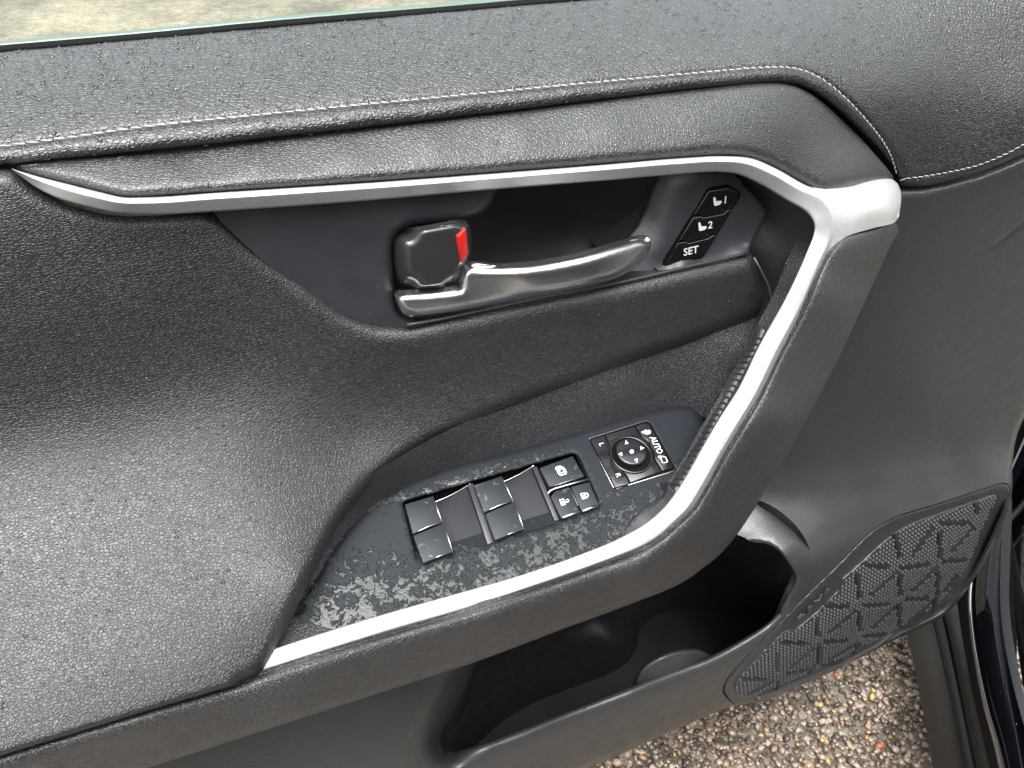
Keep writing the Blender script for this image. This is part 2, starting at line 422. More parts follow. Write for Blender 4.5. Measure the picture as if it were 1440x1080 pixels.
insert_top = [(14, 236), (100, 226), (200, 216), (400, 195), (700, 161), (1000, 126), (1106, 120), (1134, 129), (1165, 151), (1205, 189), (1240, 228), (1257, 250)]
insert_bot = [(1257, 252, 'c'), (1227, 258.5), (1200, 265), (1180, 269.5), (1161, 274, 'c'), (1146, 268.5), (1110, 249), (1080, 233), (1050, 223), (1020, 220), (960, 223), (850, 232), (700, 244), (550, 255), (400, 265), (300, 271.5), (200, 278), (175, 278), (140, 271), (100, 261), (60, 251), (20, 239, 'c')]
IN_C = []
for u_ in range(110, 1111, 125):
    a_, b_ = vat(insert_top, u_), vat(insert_bot[::-1], u_); e_ = (.020 + .008 * u_ / 1100) * min(1, (u_ - 10) / 190); k_ = min(1, (u_ - 20) / 180)
    IN_C += [(u_, a_, e_ - .030 * k_), (u_, a_ * .6 + b_ * .4, e_ - .015 * k_), (u_, b_ - 2, e_)]
patch('padded_insert', insert_top + insert_bot,
    IN_C + [(20, 238, -.003), (1200, 190, 0), (1200, 235, .018), (1160, 262, .03), (1250, 245, .006)],
    M_insert, door, step=8, rolls=[(insert_top, 10, .002), (insert_bot, 19, .010)], skirt=.02)

# stitches, one by one along the seam
def stitch_mesh(name, ln, rad):
    me = bpy.data.meshes.new(name); V = []; Fc = []; n = 6; ms = 6
    for i in range(ms):
        t = i / (ms - 1); x = (t - .5) * ln; z = rad * 1.1 * math.sin(math.pi * t) - rad * .6; r = rad * (.45 + .55 * math.sin(math.pi * t) ** .5)
        for k in range(n): V.append((x, r * math.cos(2*math.pi*k/n), z + r * math.sin(2*math.pi*k/n)))
    for i in range(ms - 1):
        for k in range(n): Fc.append((i*n+k, i*n+(k+1) % n, (i+1)*n+(k+1) % n, (i+1)*n+k))
    Fc += [tuple(range(n - 1, -1, -1)), tuple((ms-1)*n + k for k in range(n))]
    me.from_pydata(V, [], Fc); me.shade_smooth(); me.materials.append(M_thread); return me
def lay_stitches(line, pitch, dp, ln, rad):
    Vs, _ = SURF['upper_pad']; L = catmull(line, 2)
    # depth of the seam from the nearest pad vertices
    px = []
    for p in Vs:
        c = RM.T @ (p - CAM); px.append((CX + F_PX * c[0] / -c[2], CY - F_PX * c[1] / -c[2]))
    px = np.array(px); pts = []
    for q in L:
        d = np.hypot(*(px - q).T); i = np.argsort(d)[:3]; wt = 1 / (d[i] + .3); y = (Vs[i, 1] * wt).sum() / wt.sum(); pts.append(PY(q[0], q[1], y - dp))
    pts = np.array(pts)
    pts[:, 1] = np.convolve(np.pad(pts[:, 1], 8, 'edge'), np.ones(17) / 17, 'valid')
    s = np.concatenate([[0], np.cumsum(np.linalg.norm(np.diff(pts, axis=0), axis=1))]); me = stitch_mesh('stitch', ln, rad); k = 0; x = 0
    while x + pitch < s[-1]:
        a = np.array([np.interp(x, s, pts[:, j]) for j in range(3)]); b = np.array([np.interp(x + ln, s, pts[:, j]) for j in range(3)])
        t = Vector(b - a).normalized(); up = Vector(CAM - a).normalized(); up = (up - t * up.dot(t)).normalized()
        t = (Matrix.Rotation(math.radians(-9 + random.uniform(-3, 3)), 3, up) @ t).normalized(); side = up.cross(t).normalized()
        R = Matrix((t, side, up)).transposed().to_4x4()
        o = bpy.data.objects.new('stitch', me); COL.objects.link(o); o.parent = upper; o.matrix_parent_inverse = parent_inv(upper)
        o.matrix_basis = Matrix.Translation(Vector((a + b) / 2)) @ R @ Matrix.Scale(random.uniform(.93, 1.05), 4)
        x += pitch
lay_stitches(stitch_l, .0055, .0019, .0046, .00048)
lay_stitches(stitch_r, .0055, .0010, .0048, .00040)

# window glass edge and seals
def bar(name, pts, w_px_dn, thick_y, m, y, parent=door, jit=0):
    """long strip: pixel polyline = its top edge, hangs w_px_dn down, has real thickness"""
    L = catmull(pts, 20); rows = []
    for q in L:
        a = PY(q[0], q[1], y); b = PY(q[0], q[1] + w_px_dn, y); j = random.uniform(-jit, jit)
        a = a + np.array([0, 0, j])
        rows.append([b, a + [0, 0, -.0006], a + [0, .0006, 0], a + [0, thick_y - .0006, 0], a + [0, thick_y, -.0006], b + [0, thick_y, 0]])
    R = np.array(rows); k = 6; V = R.reshape(-1, 3); m_ = len(rows)
    Fc = [(i*k + j, (i+1)*k + j, (i+1)*k + (j+1) % k, i*k + (j+1) % k) for i in range(m_-1) for j in range(k)] + [tuple(range(k)), tuple((m_-1)*k + j for j in range(k))[::-1]]
    return mesh(name, V, Fc, m, parent, smooth=False)
belt = [(-90, 75), (0, 66.5), (200, 49), (400, 30), (640, 10), (830, -7), (1200, -40), (1520, -70)]
bar('window_glass', [(u, v - 4) for u, v in belt], 24, .006, M_glass, .098, jit=.0001)
bar('window_seal', [(u, v + 3.6) for u, v in belt], 14, .008, M_black, .0895)

# ================================================================ leather armrest pad (whole lower left) with its ledge under the handle
pad_top = [(-80, 243, 'c'), (0, 238), (22, 242), (50, 263), (80, 279), (120, 291), (160, 299), (205, 300), (300, 295, 'c')]
pad_diag = [(302, 298, 'c'), (316, 310), (349, 341), (391, 371), (433, 399), (474, 430), (502, 446), (530, 455), (572, 456.5), (613, 449), (680, 435), (747, 421), (880, 394.5), (963, 375), (1051, 356, 'c')]
pad_end = [(1058, 358, 'c'), (1063, 375), (1067, 395), (1073, 412), (1072, 430), (1066, 448, 'c')]
pad_line = [(1066, 448, 'c'), (980, 480), (880, 514), (820, 536), (755, 560), (700, 582), (640, 608), (604, 625), (565, 648), (530, 674), (502, 702), (481, 730), (460, 768), (442, 803), (420, 850), (393, 905), (375, 937), (362, 950), (340, 960, 'c')]
PADP = ([240, 320, 450, 540, 600, 650, 700, 760, 830, 900, 980, 1060, 1200], [.004, .009, .013, .015, .019, .028, .041, .059, .082, .105, .129, .150, .172])
pad_bot = [(340, 960, 'c'), (200, 1002), (0, 1063), (-90, 1092, 'c')]
patch('armrest_pad', pad_top + pad_diag + pad_end + pad_line[1:] + pad_bot[1:],
    [(u_, w_ - .2 * u_, float(np.interp(w_, *PADP))) for u_ in (-80, 60, 200, 330) for w_ in (300, 380, 460, 540, 600, 650, 700, 760, 830, 900, 980, 1060) if not (u_ == 330 and (w_ < 460 or w_ > 1000))] + [(-80, 245, .0), (0, 250, .004),
     (470, 440, .021), (560, 470, .028), (560, 540, .028), (700, 450, .030), (700, 530, .033), (880, 410, .031), (880, 480, .033), (1040, 370, .031), (1050, 430, .032), (500, 620, .036), (500, 690, .060), (460, 755, .084), (425, 820, .108), (395, 880, .122)],
    M_leather, door, step=8, smooth=2e-3,
    rolls=[(pad_diag, 26, .013), (pad_line, 20, .010), (pad_top, 24, .010), (pad_end, 12, .008), (pad_bot, 8, .004)], skirt=.03)

# ================================================================ handle bezel, recess, memory panel
ledge_lip = [(572, 458), (613, 451), (680, 437), (747, 423), (880, 396.5), (963, 377), (1051, 357)]
bez_cut = [(700, 262, 'c'), (696, 275), (688, 290), (676, 301), (655, 309), (600, 316), (570, 321), (557, 331), (552, 346), (553, 380), (555, 420), (560, 438), (572, 447), (600, 447.5), (680, 434), (760, 418), (860, 396), (925, 380, 'c')]
patch('handle_bezel', [(296, 288, 'c'), (450, 276), (600, 266)] + bez_cut + [(935, 392, 'c'), (800, 420), (680, 448), (572, 470), (530, 466), (470, 438), (380, 375), (310, 312, 'c')],
    [(300, 295, .006), (400, 300, .009), (550, 285, .011), (690, 272, .012), (450, 360, .012), (540, 380, .015), (520, 440, .018), (620, 446, .021), (760, 420, .022), (900, 390, .022), (640, 300, .013)],
    M_bezel, door, step=8, rolls=[(bez_cut, 13, .006)], skirt=.03, bstep=4)
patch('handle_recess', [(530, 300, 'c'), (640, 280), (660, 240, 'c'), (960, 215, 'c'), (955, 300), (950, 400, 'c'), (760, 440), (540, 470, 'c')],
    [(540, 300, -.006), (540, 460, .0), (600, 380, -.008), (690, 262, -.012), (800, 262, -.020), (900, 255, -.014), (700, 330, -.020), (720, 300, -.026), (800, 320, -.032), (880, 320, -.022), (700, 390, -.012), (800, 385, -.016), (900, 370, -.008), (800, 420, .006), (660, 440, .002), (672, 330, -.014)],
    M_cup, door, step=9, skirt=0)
PL_mem = plane3((932, 370, .0135), (1028, 258, .0115), (1044, 330, .0185))
mem_l = [(926, 240, 'c'), (916, 262), (902, 300), (886, 326), (864, 348), (850, 358, 'c')]
def memp(u, v): return -PL_mem.at(u, v, -.0014)[1]
patch('memory_switch_panel', mem_l + [(880, 400, 'c'), (963, 380), (1053, 358, 'c'), (1058, 342), (1070, 318), (1078, 302), (1074, 290), (1060, 272), (1045, 258), (1030, 242, 'c')],
    [(924, 250, -.010), (905, 300, -.008), (870, 350, -.002), (945, 255, -.001), (930, 300, .001), (905, 345, .004), (965, 262, .005), (948, 305, .006), (925, 355, .010), (900, 390, .014)] +
    [(u, v, memp(u, v)) for u, v in ((985, 262), (1030, 262), (1045, 300), (1020, 340), (980, 300), (960, 340), (940, 368), (985, 365), (1065, 300), (1045, 345))] + [(960, 378, .021), (1045, 357, .024)],
    M_bezel, door, step=6, rolls=[(mem_l, 6, .003), ([(1053, 358), (1058, 342), (1070, 318), (1078, 302), (1074, 290), (1060, 272), (1045, 258)], 5, .003)], skirt=.02, bstep=4)
patch('pull_cup', [(990, 225, 'c'), (1060, 235), (1150, 290), (1155, 330), (1142, 380), (1110, 440), (1085, 475), (1066, 500), (1050, 520, 'c'), (1045, 470, 'c'), (1048, 345, 'c'), (1040, 260, 'c')],
    [(1000, 240, -.002), (1050, 255, .004), (1070, 300, .004), (1055, 350, .006), (1100, 290, .018), (1138, 312, .036), (1100, 340, .020), (1130, 370, .042), (1070, 400, .014), (1100, 410, .040), (1085, 440, .040), (1055, 420, .012), (1068, 470, .048), (1048, 500, .045), (1050, 460, .022)],
    M_hard, door, step=7, skirt=0)
# raised lip line of the grab handle's inner shell
shell_line = [(1060, 362), (1070, 380), (1080, 400), (1086, 424), (1084, 446), (1076, 466), (1064, 486)]
tube('shell_edge', [PY(u, v, -(.030 + .022 * i / 6)) for i, (u, v) in enumerate(shell_line)], .0009, M_hard, door)
tube('bezel_lip', [PY(u, v - 1, -.026) for u, v, *_ in catmull(ledge_lip, 12)], .0011, M_bezel, door)

# ================================================================ inside handle and lock knob
lev = [(557, 416), (560, 412, 'c'), (600, 409.5), (645, 403.5), (649, 396), (654, 382), (661, 372.5), (672, 371), (706, 374), (762, 369), (818, 358), (873, 342), (904, 333.5), (912, 335), (915.5, 342), (912, 355), (901, 369.5), (873, 388), (818, 402.5), (734, 418.5), (651, 435.5), (590, 445), (572, 444), (562, 434)]
lev_top = [(661, 372.5), (706, 374), (762, 369), (818, 358), (873, 342), (906, 333.5)]
lev_low = [(560, 412), (600, 409.5), (645, 403.5)]
lev_bot = [(906, 333), (915.5, 342), (912, 355), (901, 369.5), (873, 388), (818, 402.5), (734, 418.5), (651, 435.5), (590, 445), (572, 444)]
patch('inside_handle', lev,
    [(560, 414, .028), (650, 404, .033), (662, 373, .033), (762, 369, .040), (906, 334, .026), (590, 445, .030), (734, 418, .038), (873, 388, .038), (912, 355, .026), (640, 425, .034), (740, 395, .042), (840, 375, .042)],
    M_chrome, door, step=4, bstep=3, smooth=1e-3, rolls=[(lev_top, 17, .0070), (lev_low, 16, .0065), ([(645, 403.5), (649, 396), (654, 382), (661, 372.5)], 8, .004), ([(560, 412), (557, 418), (562, 434), (572, 444)], 12, .006), (lev_bot, 12, .006)], skirt=.003)
knob = [(554, 342), (560, 330), (572, 325.5), (600, 321), (651, 312.5), (659, 315), (662, 323), (662.5, 358), (657, 372), (644, 394), (632, 401), (600, 405), (581, 406), (565, 402), (557, 390)]
lk = patch('lock_knob', knob,
    [(556, 345, .028), (556, 395, .028), (600, 360, .030), (650, 330, .030), (640, 390, .030), (610, 330, .030)],
    M_knob, door, step=3.5, bstep=3, smooth=1e-3, rolls=[([(572, 325), (560, 330), (554, 342), (557, 390), (565, 402), (576, 406)], 28, .020), ([(560, 330), (572, 325.5), (600, 321), (651, 312.5)], 9, .004), ([(651, 312.5), (659, 315), (662, 323), (662.5, 358), (657, 372), (644, 394), (632, 401)], 15, .010), ([(632, 401), (600, 405), (581, 406), (565, 402)], 6, .005)], skirt=.003)
PL_red = plane3((646, 333, .0302), (655, 324, .0285), (650, 368, .0296))
prism('red_marker', [(645, 333.5), (655, 321.5), (659, 357), (649.5, 370)], PL_red, .0016, -.001, .0003, M_red, lk)

# ================================================================ memory buttons
def mz(pts): return [(920 + x / 7.7125, 250 + y / 7.7125) for x, y in pts]
mem = [o for o in door.children if o.name == 'memory_switch_panel'][0]
prism('button_surround', rpoly(mz([(92, 935), (430, 395), (575, 130), (620, 105), (810, 78), (930, 150), (938, 200), (530, 865), (125, 955)]), 1.2), PL_mem, .0002, -.006, .0002, M_black, mem)
for pts in ([(440, 395), (592, 152), (800, 118), (905, 170), (912, 210), (835, 340), (772, 346), (742, 340), (535, 380), (503, 402)],
            [(278, 675), (428, 436), (505, 426), (535, 440), (752, 398), (798, 354), (832, 352), (668, 616), (605, 616), (575, 612), (372, 656), (340, 680)],
            [(135, 938), (258, 712), (342, 700), (372, 716), (592, 662), (632, 630), (660, 628), (520, 853)]):
    prism('memory_button', rpoly(mz(pts), .8), PL_mem, .0016, -.004, .0003, M_button, mem)
for pts in ([(522, 412), (550, 388), (745, 347), (768, 358), (735, 390), (530, 428)], [(355, 688), (380, 662), (575, 620), (598, 630), (570, 658), (365, 702)]):
    prism('button_divider', rpoly(mz(pts), 1.2), PL_mem, .0019, -.004, .0003, M_button, mem)
def flat(name, polys, plane, h, m, parent, th=.00025):
    bm = bmesh.new()
    for poly in polys:
        top = [bm.verts.new(plane.at(u, v, h)) for u, v in poly]; bot = [bm.verts.new(plane.at(u, v, h) - plane.n * th) for u, v in poly]
        bm.faces.new(top); n = len(top)
        for i in range(n): bm.faces.new((top[i], bot[i], bot[(i+1) % n], top[(i+1) % n]))
    bmesh.ops.recalc_face_normals(bm, faces=bm.faces)
    me = bpy.data.meshes.new(name); bm.to_mesh(me); bm.free(); return link(name, me, m, parent)
def text(name, s, plane, h, uv, uv_dir, size_px, m, parent, bold=0.012, xs=1.0, ext=.0001):
    """lettering centred on uv, reading towards uv_dir; cap height size_px photo pixels"""
    c = bpy.data.curves.new(name, 'FONT'); c.body = s; c.align_x = 'CENTER'; c.align_y = 'CENTER'; c.size = 1; c.offset = bold; c.extrude = .02; c.resolution_u = 3
    o = bpy.data.objects.new('tmp', c); COL.objects.link(o); dg = bpy.context.evaluated_depsgraph_get()
    me = bpy.data.meshes.new_from_object(o.evaluated_get(dg)); bpy.data.objects.remove(o); me.name = name
    a = plane.at(uv[0], uv[1], h); b = plane.at(uv_dir[0], uv_dir[1], h); x = Vector(b - a).normalized(); n = Vector(plane.n); y = n.cross(x).normalized()
    px = np.linalg.norm(a - CAM) / F_PX; sc = size_px * px / .70
    R = Matrix((x * sc * xs, y * sc, n * ext / .02)).transposed().to_4x4(); me.transform(Matrix.Translation(Vector(a)) @ R)
    me.materials.clear(); return link(name, me, m, parent)
M_cham = mat('lit_button_chamfer', (.10, .10, .10), .35)  # paler grey paints the light caught along the button edges
for pts in ([(437, 398), (592, 152), (800, 118), (905, 168)], [(275, 678), (428, 436), (505, 426), (535, 440), (752, 398), (798, 354), (832, 352)], [(133, 940), (258, 712), (342, 700), (372, 716), (592, 662), (632, 630), (660, 628)], [(520, 412), (550, 388), (745, 347), (768, 358)], [(352, 690), (380, 662), (575, 620), (598, 632)]):
    tube('button_chamfer', [PL_mem.at(*q, .0015) for q in mz(pts)], .00022, M_cham, mem, n=5)
seat1 = mz([(640, 215), (662, 212), (675, 255), (725, 250), (735, 262), (712, 292), (665, 306), (650, 300)])
seat2 = mz([(478, 490), (498, 485), (515, 530), (562, 525), (572, 537), (550, 565), (500, 577), (486, 570)])
HB = .0019
flat('seat_icon', [seat1], PL_mem, HB, M_white, mem); flat('seat_icon', [seat2], PL_mem, HB, M_white, mem)
def mzp(x, y): return (920 + x / 7.7125, 250 + y / 7.7125)
text('button_number', '1', PL_mem, HB, mzp(772, 243), mzp(872, 225), 10, M_white, mem)
text('button_number', '2', PL_mem, HB, mzp(608, 515), mzp(708, 497), 10, M_white, mem)
text('button_text', 'SET', PL_mem, HB, mzp(398, 795), mzp(498, 772), 10.5, M_white, mem, xs=.95)

# ================================================================ armrest: wall, switch plate, grip strip
PL_arm = Plane(PY(700, 812, -.12), (0, -math.sin(math.radians(12)), math.cos(math.radians(12))))
plate_top = [(393, 909), (435, 828), (456, 789), (473, 763), (491, 740), (516, 715), (551, 691), (584, 672), (651, 650), (718, 633), (762, 620), (820, 603), (875, 586), (931, 572), (958, 569), (976, 573), (987, 586), (992, 597)]
patch('armrest_wall', [(1066, 440, 'c'), (980, 472), (880, 506), (755, 552), (640, 600), (565, 640), (530, 662), (490, 700), (460, 740), (430, 790), (385, 880), (388, 912, 'c'), (440, 835), (495, 752), (551, 700), (651, 660), (762, 628), (875, 594), (958, 577), (1005, 590), (1040, 560), (1075, 480, 'c')],
    [(1060, 445, .026), (880, 508, .028), (755, 555, .030), (604, 618, .042), (530, 664, .050), (460, 745, .062), (395, 870, .080), (388, 912, .085)] + [(u, v, -PL_arm.at(u, v, -.0035)[1] - .002) for u, v in ((440, 828), (551, 700), (651, 662), (762, 630), (875, 596), (958, 578))] +
    [(1000, 585, .05), (1020, 520, .040), (960, 540, .034), (870, 560, .034), (1050, 490, .040)],
    M_roll, door, step=7, skirt=0)
g_in = [(992, 597), (976, 628), (959, 656), (942, 680), (934, 692), (903, 714), (884, 733), (875.5, 748), (873, 756)]
hole = [(565.5, 706), (805, 637.5), (812, 640), (843, 709), (840, 716), (594, 794), (587, 790)]
hole_r = rpoly(hole, 4)
plate = patch('switch_plate', [(p[0], p[1]) for p in plate_top[:-1]] + [(992, 597, 'c')] + [(980, 628), (966, 656), (952, 680), (950, 700), (915, 722), (893, 740), (886, 752, 'c'), (820, 781), (740, 809), (630, 841), (545, 866), (450, 895), (386, 914, 'c')],
    None, M_plate, door, step=7, plane=PL_arm, holes=[hole_r], rolls=[(plate_top, 10, .004), (hole_r + [hole_r[0]], 3, .0012)], skirt=.010, bstep=4)
# grip strip along the inner side of the grab handle
gi = [(1066, 452), (1056, 478), (1042, 502), (1025.5, 530), (1009, 562), (998, 584), (976, 626), (959, 655), (942, 680), (932, 692)]
go = [(1080, 472), (1068, 490), (1058, 508), (1044, 541), (1018, 583), (1003, 606), (988, 634), (963, 680), (948, 701), (938, 712)]
gl, gr = catmull(gi, 6), catmull(go, 6)
nn = 60
def resamp(L, n):
    s = np.concatenate([[0], np.cumsum(np.hypot(*np.diff(L, axis=0)[:, :2].T))]); return np.array([[np.interp(t, s, L[:, j]) for j in range(L.shape[1])] for t in np.linspace(0, s[-1], n)])
gl, gr = resamp(gl, nn), resamp(gr, nn); rows = []
def grip_p(t): return .050 + (.100 - .050) * t, .062 + (.113 - .062) * t
for i in range(nn):
    t = i / (nn - 1); pi, po = grip_p(t); row = []
    for k in range(7):
        s = k / 6; q = gl[i] * (1 - s) + gr[i] * s; row.append(PY(q[0], q[1], -(pi + (po - pi) * s + .002 * math.sin(math.pi * s))))
    rows.append(row)
grip = loft('grip_strip', rows, M_hard, door)
for i in range(2, nn - 6, 2):
    t = i / (nn - 1); pi, po = grip_p(t); j = min(i + 3, nn - 1)
    a = gl[j] * .82 + gr[j] * .18; b = gl[i] * .25 + gr[i] * .75
    pts = []
    for s in (0, .33, .67, 1):
        q = a * (1 - s) + b * s; ss = .2 + .6 * s; pts.append(PY(q[0], q[1], -(pi + (po - pi) * ss + .0028)))
    tube('grip_rib', pts, .0008, M_hard, grip, n=5)
# smooth lobe at the foot of the grab handle
lobe = [(951, 692, 'c'), (930, 696), (905, 713), (885, 733), (876, 747), (874, 756, 'c'), (905, 745), (930, 728), (948, 710, 'c')]
patch('handle_foot', lobe, [(u, v, -PL_arm.at(u, v, .0015)[1]) for u, v in ((874, 756), (885, 733), (905, 713), (930, 696), (905, 745))] + [(948, 710, .118), (951, 692, .112), (925, 715, .112)], M_bezel, door, step=5, bstep=4, rolls=[([(951, 692), (930, 696), (905, 713), (885, 733), (876, 747), (874, 756)], 4, .002)], skirt=.01)

# ================================================================ silver trim: loft with a crease
ST = [ # outer u,v, inner u,v, p outer, p crease, p inner, crease fraction
 (16, 237, 20, 241, 0.002, 0.005, 0.0, 0.3),
 (60, 250, 50, 263, 0.008, 0.011, 0.006, 0.35),
 (100, 260, 80, 278, 0.012, 0.0172, 0.0122, 0.36),
 (140, 270, 120, 290, 0.016, 0.0212, 0.0162, 0.36),
 (175, 277.5, 165, 299, 0.018, 0.0232, 0.0182, 0.36),
 (205, 277, 205, 301, 0.018, 0.0232, 0.0182, 0.36),
 (300, 270.5, 300, 297.5, 0.018, 0.0232, 0.0182, 0.34),
 (400, 264, 400, 291, 0.019, 0.0242, 0.0192, 0.34),
 (550, 254, 550, 279.5, 0.02, 0.0252, 0.0202, 0.34),
 (700, 243, 700, 266, 0.022, 0.0272, 0.0222, 0.34),
 (850, 231, 850, 254, 0.023, 0.0282, 0.0232, 0.34),
 (960, 222, 950, 245.5, 0.025, 0.0302, 0.0252, 0.34),
 (1019, 219.5, 1010, 242, 0.026, 0.0312, 0.0262, 0.34),
 (1058, 223, 1040, 246, 0.028, 0.0332, 0.0282, 0.34),
 (1091, 237, 1072, 261, 0.031, 0.0362, 0.0312, 0.32),
 (1130, 259, 1108, 283, 0.035, 0.04, 0.037, 0.3),
 (1160, 273, 1132, 297, 0.042, 0.047, 0.044, 0.25),
 (1176, 300, 1143, 311, 0.047, 0.052, 0.049, 0.2),
 (1172, 338, 1143.5, 330, 0.052, 0.056, 0.052, 0.2),
 (1158, 370, 1133, 357, 0.056, 0.062, 0.057, 0.22),
 (1130, 437, 1104, 420, 0.066, 0.073, 0.068, 0.24),
 (1097, 500, 1066, 488, 0.078, 0.086, 0.08, 0.24),
 (1070, 555, 1038, 546, 0.089, 0.097, 0.091, 0.24),
 (1042, 603, 1010, 590, 0.099, 0.107, 0.101, 0.24),
 (1014, 650, 985, 633, 0.1075, 0.1145, 0.108, 0.24),
 (992, 689, 960, 677, 0.1165, 0.1225, 0.1155, 0.24),
 (976, 714, 942, 703, 0.1215, 0.1265, 0.1195, 0.22),
 (953, 736, 925, 722, 0.1245, 0.1295, 0.1225, 0.2),
 (931, 755, 905, 738, 0.1262, 0.1312, 0.1242, 0.17),
 (903, 772, 884, 750, 0.1265, 0.1315, 0.1245, 0.17),
 (875, 783, 860, 762, 0.1265, 0.1315, 0.1245, 0.17),
 (837, 797, 820, 778, 0.1265, 0.1315, 0.1245, 0.17),
 (754, 826, 740, 806, 0.1265, 0.1315, 0.1245, 0.17),
 (643, 863, 630, 838, 0.1265, 0.1315, 0.1245, 0.17),
 (560, 887, 545, 862, 0.1265, 0.1315, 0.1245, 0.17),
 (460, 918, 450, 891, 0.1265, 0.1315, 0.1245, 0.17),
 (366, 948, 388, 911, 0.1265, 0.1315, 0.1245, 0.17)]
A = np.array(ST, float)
O = catmull([tuple((*r[0:2], r[4])) for r in ST], 6); 
def interp_cols(A, per=6):
    out = []
    for i in range(len(A) - 1):
        p0, p1, p2, p3 = A[max(i-1, 0)], A[i], A[i+1], A[min(i+2, len(A)-1)]; k = max(2, int(np.hypot(*(p2 - p1)[:2]) / per))
        for j in range(k):
            t = j / k; d1 = np.hypot(*(p2-p1)[:2]); d0 = max(np.hypot(*(p1-p0)[:2]), d1 * .3); d2 = max(np.hypot(*(p3-p2)[:2]), d1 * .3)
            m1 = ((p2 - p1) / d1 * d0 + (p1 - p0) / d0 * d1) / (d0 + d1) * d1 if i > 0 else p2 - p1
            m2 = ((p3 - p2) / d2 * d1 + (p2 - p1) / d1 * d2) / (d1 + d2) * d1 if i < len(A) - 2 else p2 - p1
            out.append((2*t**3-3*t*t+1)*p1 + (t**3-2*t*t+t)*m1 + (-2*t**3+3*t*t)*p2 + (t**3-t*t)*m2)
    out.append(A[-1]); return np.array(out)
AI = interp_cols(A)
rows = []
for r in AI:
    o_, i_, po, pc, pi, cf = r[0:2], r[2:4], r[4], r[5], r[6], r[7]; row = []
    row.append(PY(o_[0], o_[1], -(po - .016)))
    # rounded polyline outer -> crease -> inner, inner edge slightly turned
    prof = [(0, po - .0035), (.04, po - .001)]
    for s in (.2, .5, .8, .93): prof.append((cf * s, po + (pc - po) * s))
    k0 = pc - .12 * abs(pc - po) ; prof += [(cf, pc - .0002), (cf + .025, pc - .0001 - (pc - pi) * .03)]
    for s in (.1, .3, .6, .8, .92): prof.append((cf + (1 - cf) * s, pc + (pi - pc) * s))
    prof += [(.975, pi + (pc - pi) * .02 - .0008), (1, pi - .003)]
    for s, p in prof:
        q = o_ * (1 - s) + i_ * s; row.append(PY(q[0], q[1], -p))
    row.append(PY(i_[0], i_[1], -(pi - .014)))
    rows.append(row)
trim = loft('silver_trim', rows, M_silver, door)
tabe = [(1160, 273, 'c'), (1180, 269), (1200, 264.5), (1227, 258), (1254, 251.5, 'c'), (1262, 258), (1267, 273), (1266, 292), (1260, 311), (1227, 321), (1190, 333), (1174, 346), (1158, 371, 'c'), (1170, 338), (1174, 305)]
patch('trim_end_cap', tabe, [(1160, 274, .040), (1174, 300, .0475), (1171, 330, .052), (1160, 365, .057), (1205, 266, .026), (1250, 254, .008), (1215, 283, .040), (1250, 275, .030), (1215, 300, .046), (1255, 292, .036), (1215, 320, .048), (1255, 310, .037), (1266, 280, .020), (1190, 330, .051)],
    M_silver, door, step=5, bstep=4, rolls=[([(1254, 251), (1262, 258), (1267, 273), (1266, 292), (1260, 311)], 8, .006), ([(1160, 273), (1200, 265), (1254, 251)], 5, .002)], skirt=.02)

# ================================================================ soft roll under / outside the silver
roll_in = [(-90, 1092, 'c'), (0, 1064), (200, 1003), (340, 961), (366, 950), (460, 920), (560, 889), (643, 865), (754, 828), (837, 799), (875, 785), (903, 774), (931, 757), (953, 738), (976, 716), (992, 691), (1014, 652), (1042, 605), (1070, 557), (1097, 502), (1130, 439), (1158, 372), (1174, 347), (1190, 334), (1227, 322), (1256, 312), (1262, 318)]
roll_out = [(1263, 326), (1252, 346), (1233, 388), (1205, 448), (1178, 506), (1153, 556), (1126, 606), (1098, 653), (1070, 700), (1042, 744), (1014, 778), (987, 800), (960, 819), (893, 847), (796, 883), (671, 930), (560, 966), (208, 1080), (-90, 1177, 'c')]
patch('soft_roll', roll_in + roll_out,
    [(0, 1070, .150), (200, 1010, .146), (366, 955, .140), (560, 895, .139), (754, 834, .139), (875, 790, .138), (953, 744, .136), (1014, 656, .120), (1070, 562, .101), (1130, 445, .080), (1165, 375, .066), (1200, 340, .056), (1250, 322, .040),
     (1262, 330, .030), (1233, 388, .036), (1178, 506, .052), (1126, 606, .072), (1070, 700, .096), (1014, 778, .118), (960, 819, .130), (893, 847, .136), (796, 883, .139), (671, 930, .140), (560, 966, .140), (208, 1080, .140), (-90, 1177, .14),
     (1100, 590, .095), (1180, 420, .065), (900, 815, .142), (700, 885, .1435), (400, 985, .1435), (100, 1080, .1435), (1215, 360, .052)],
    M_roll, door, step=8, smooth=5e-4, rolls=[(roll_in, 22, .008), (roll_out, 10, .008)], skirt=.03)

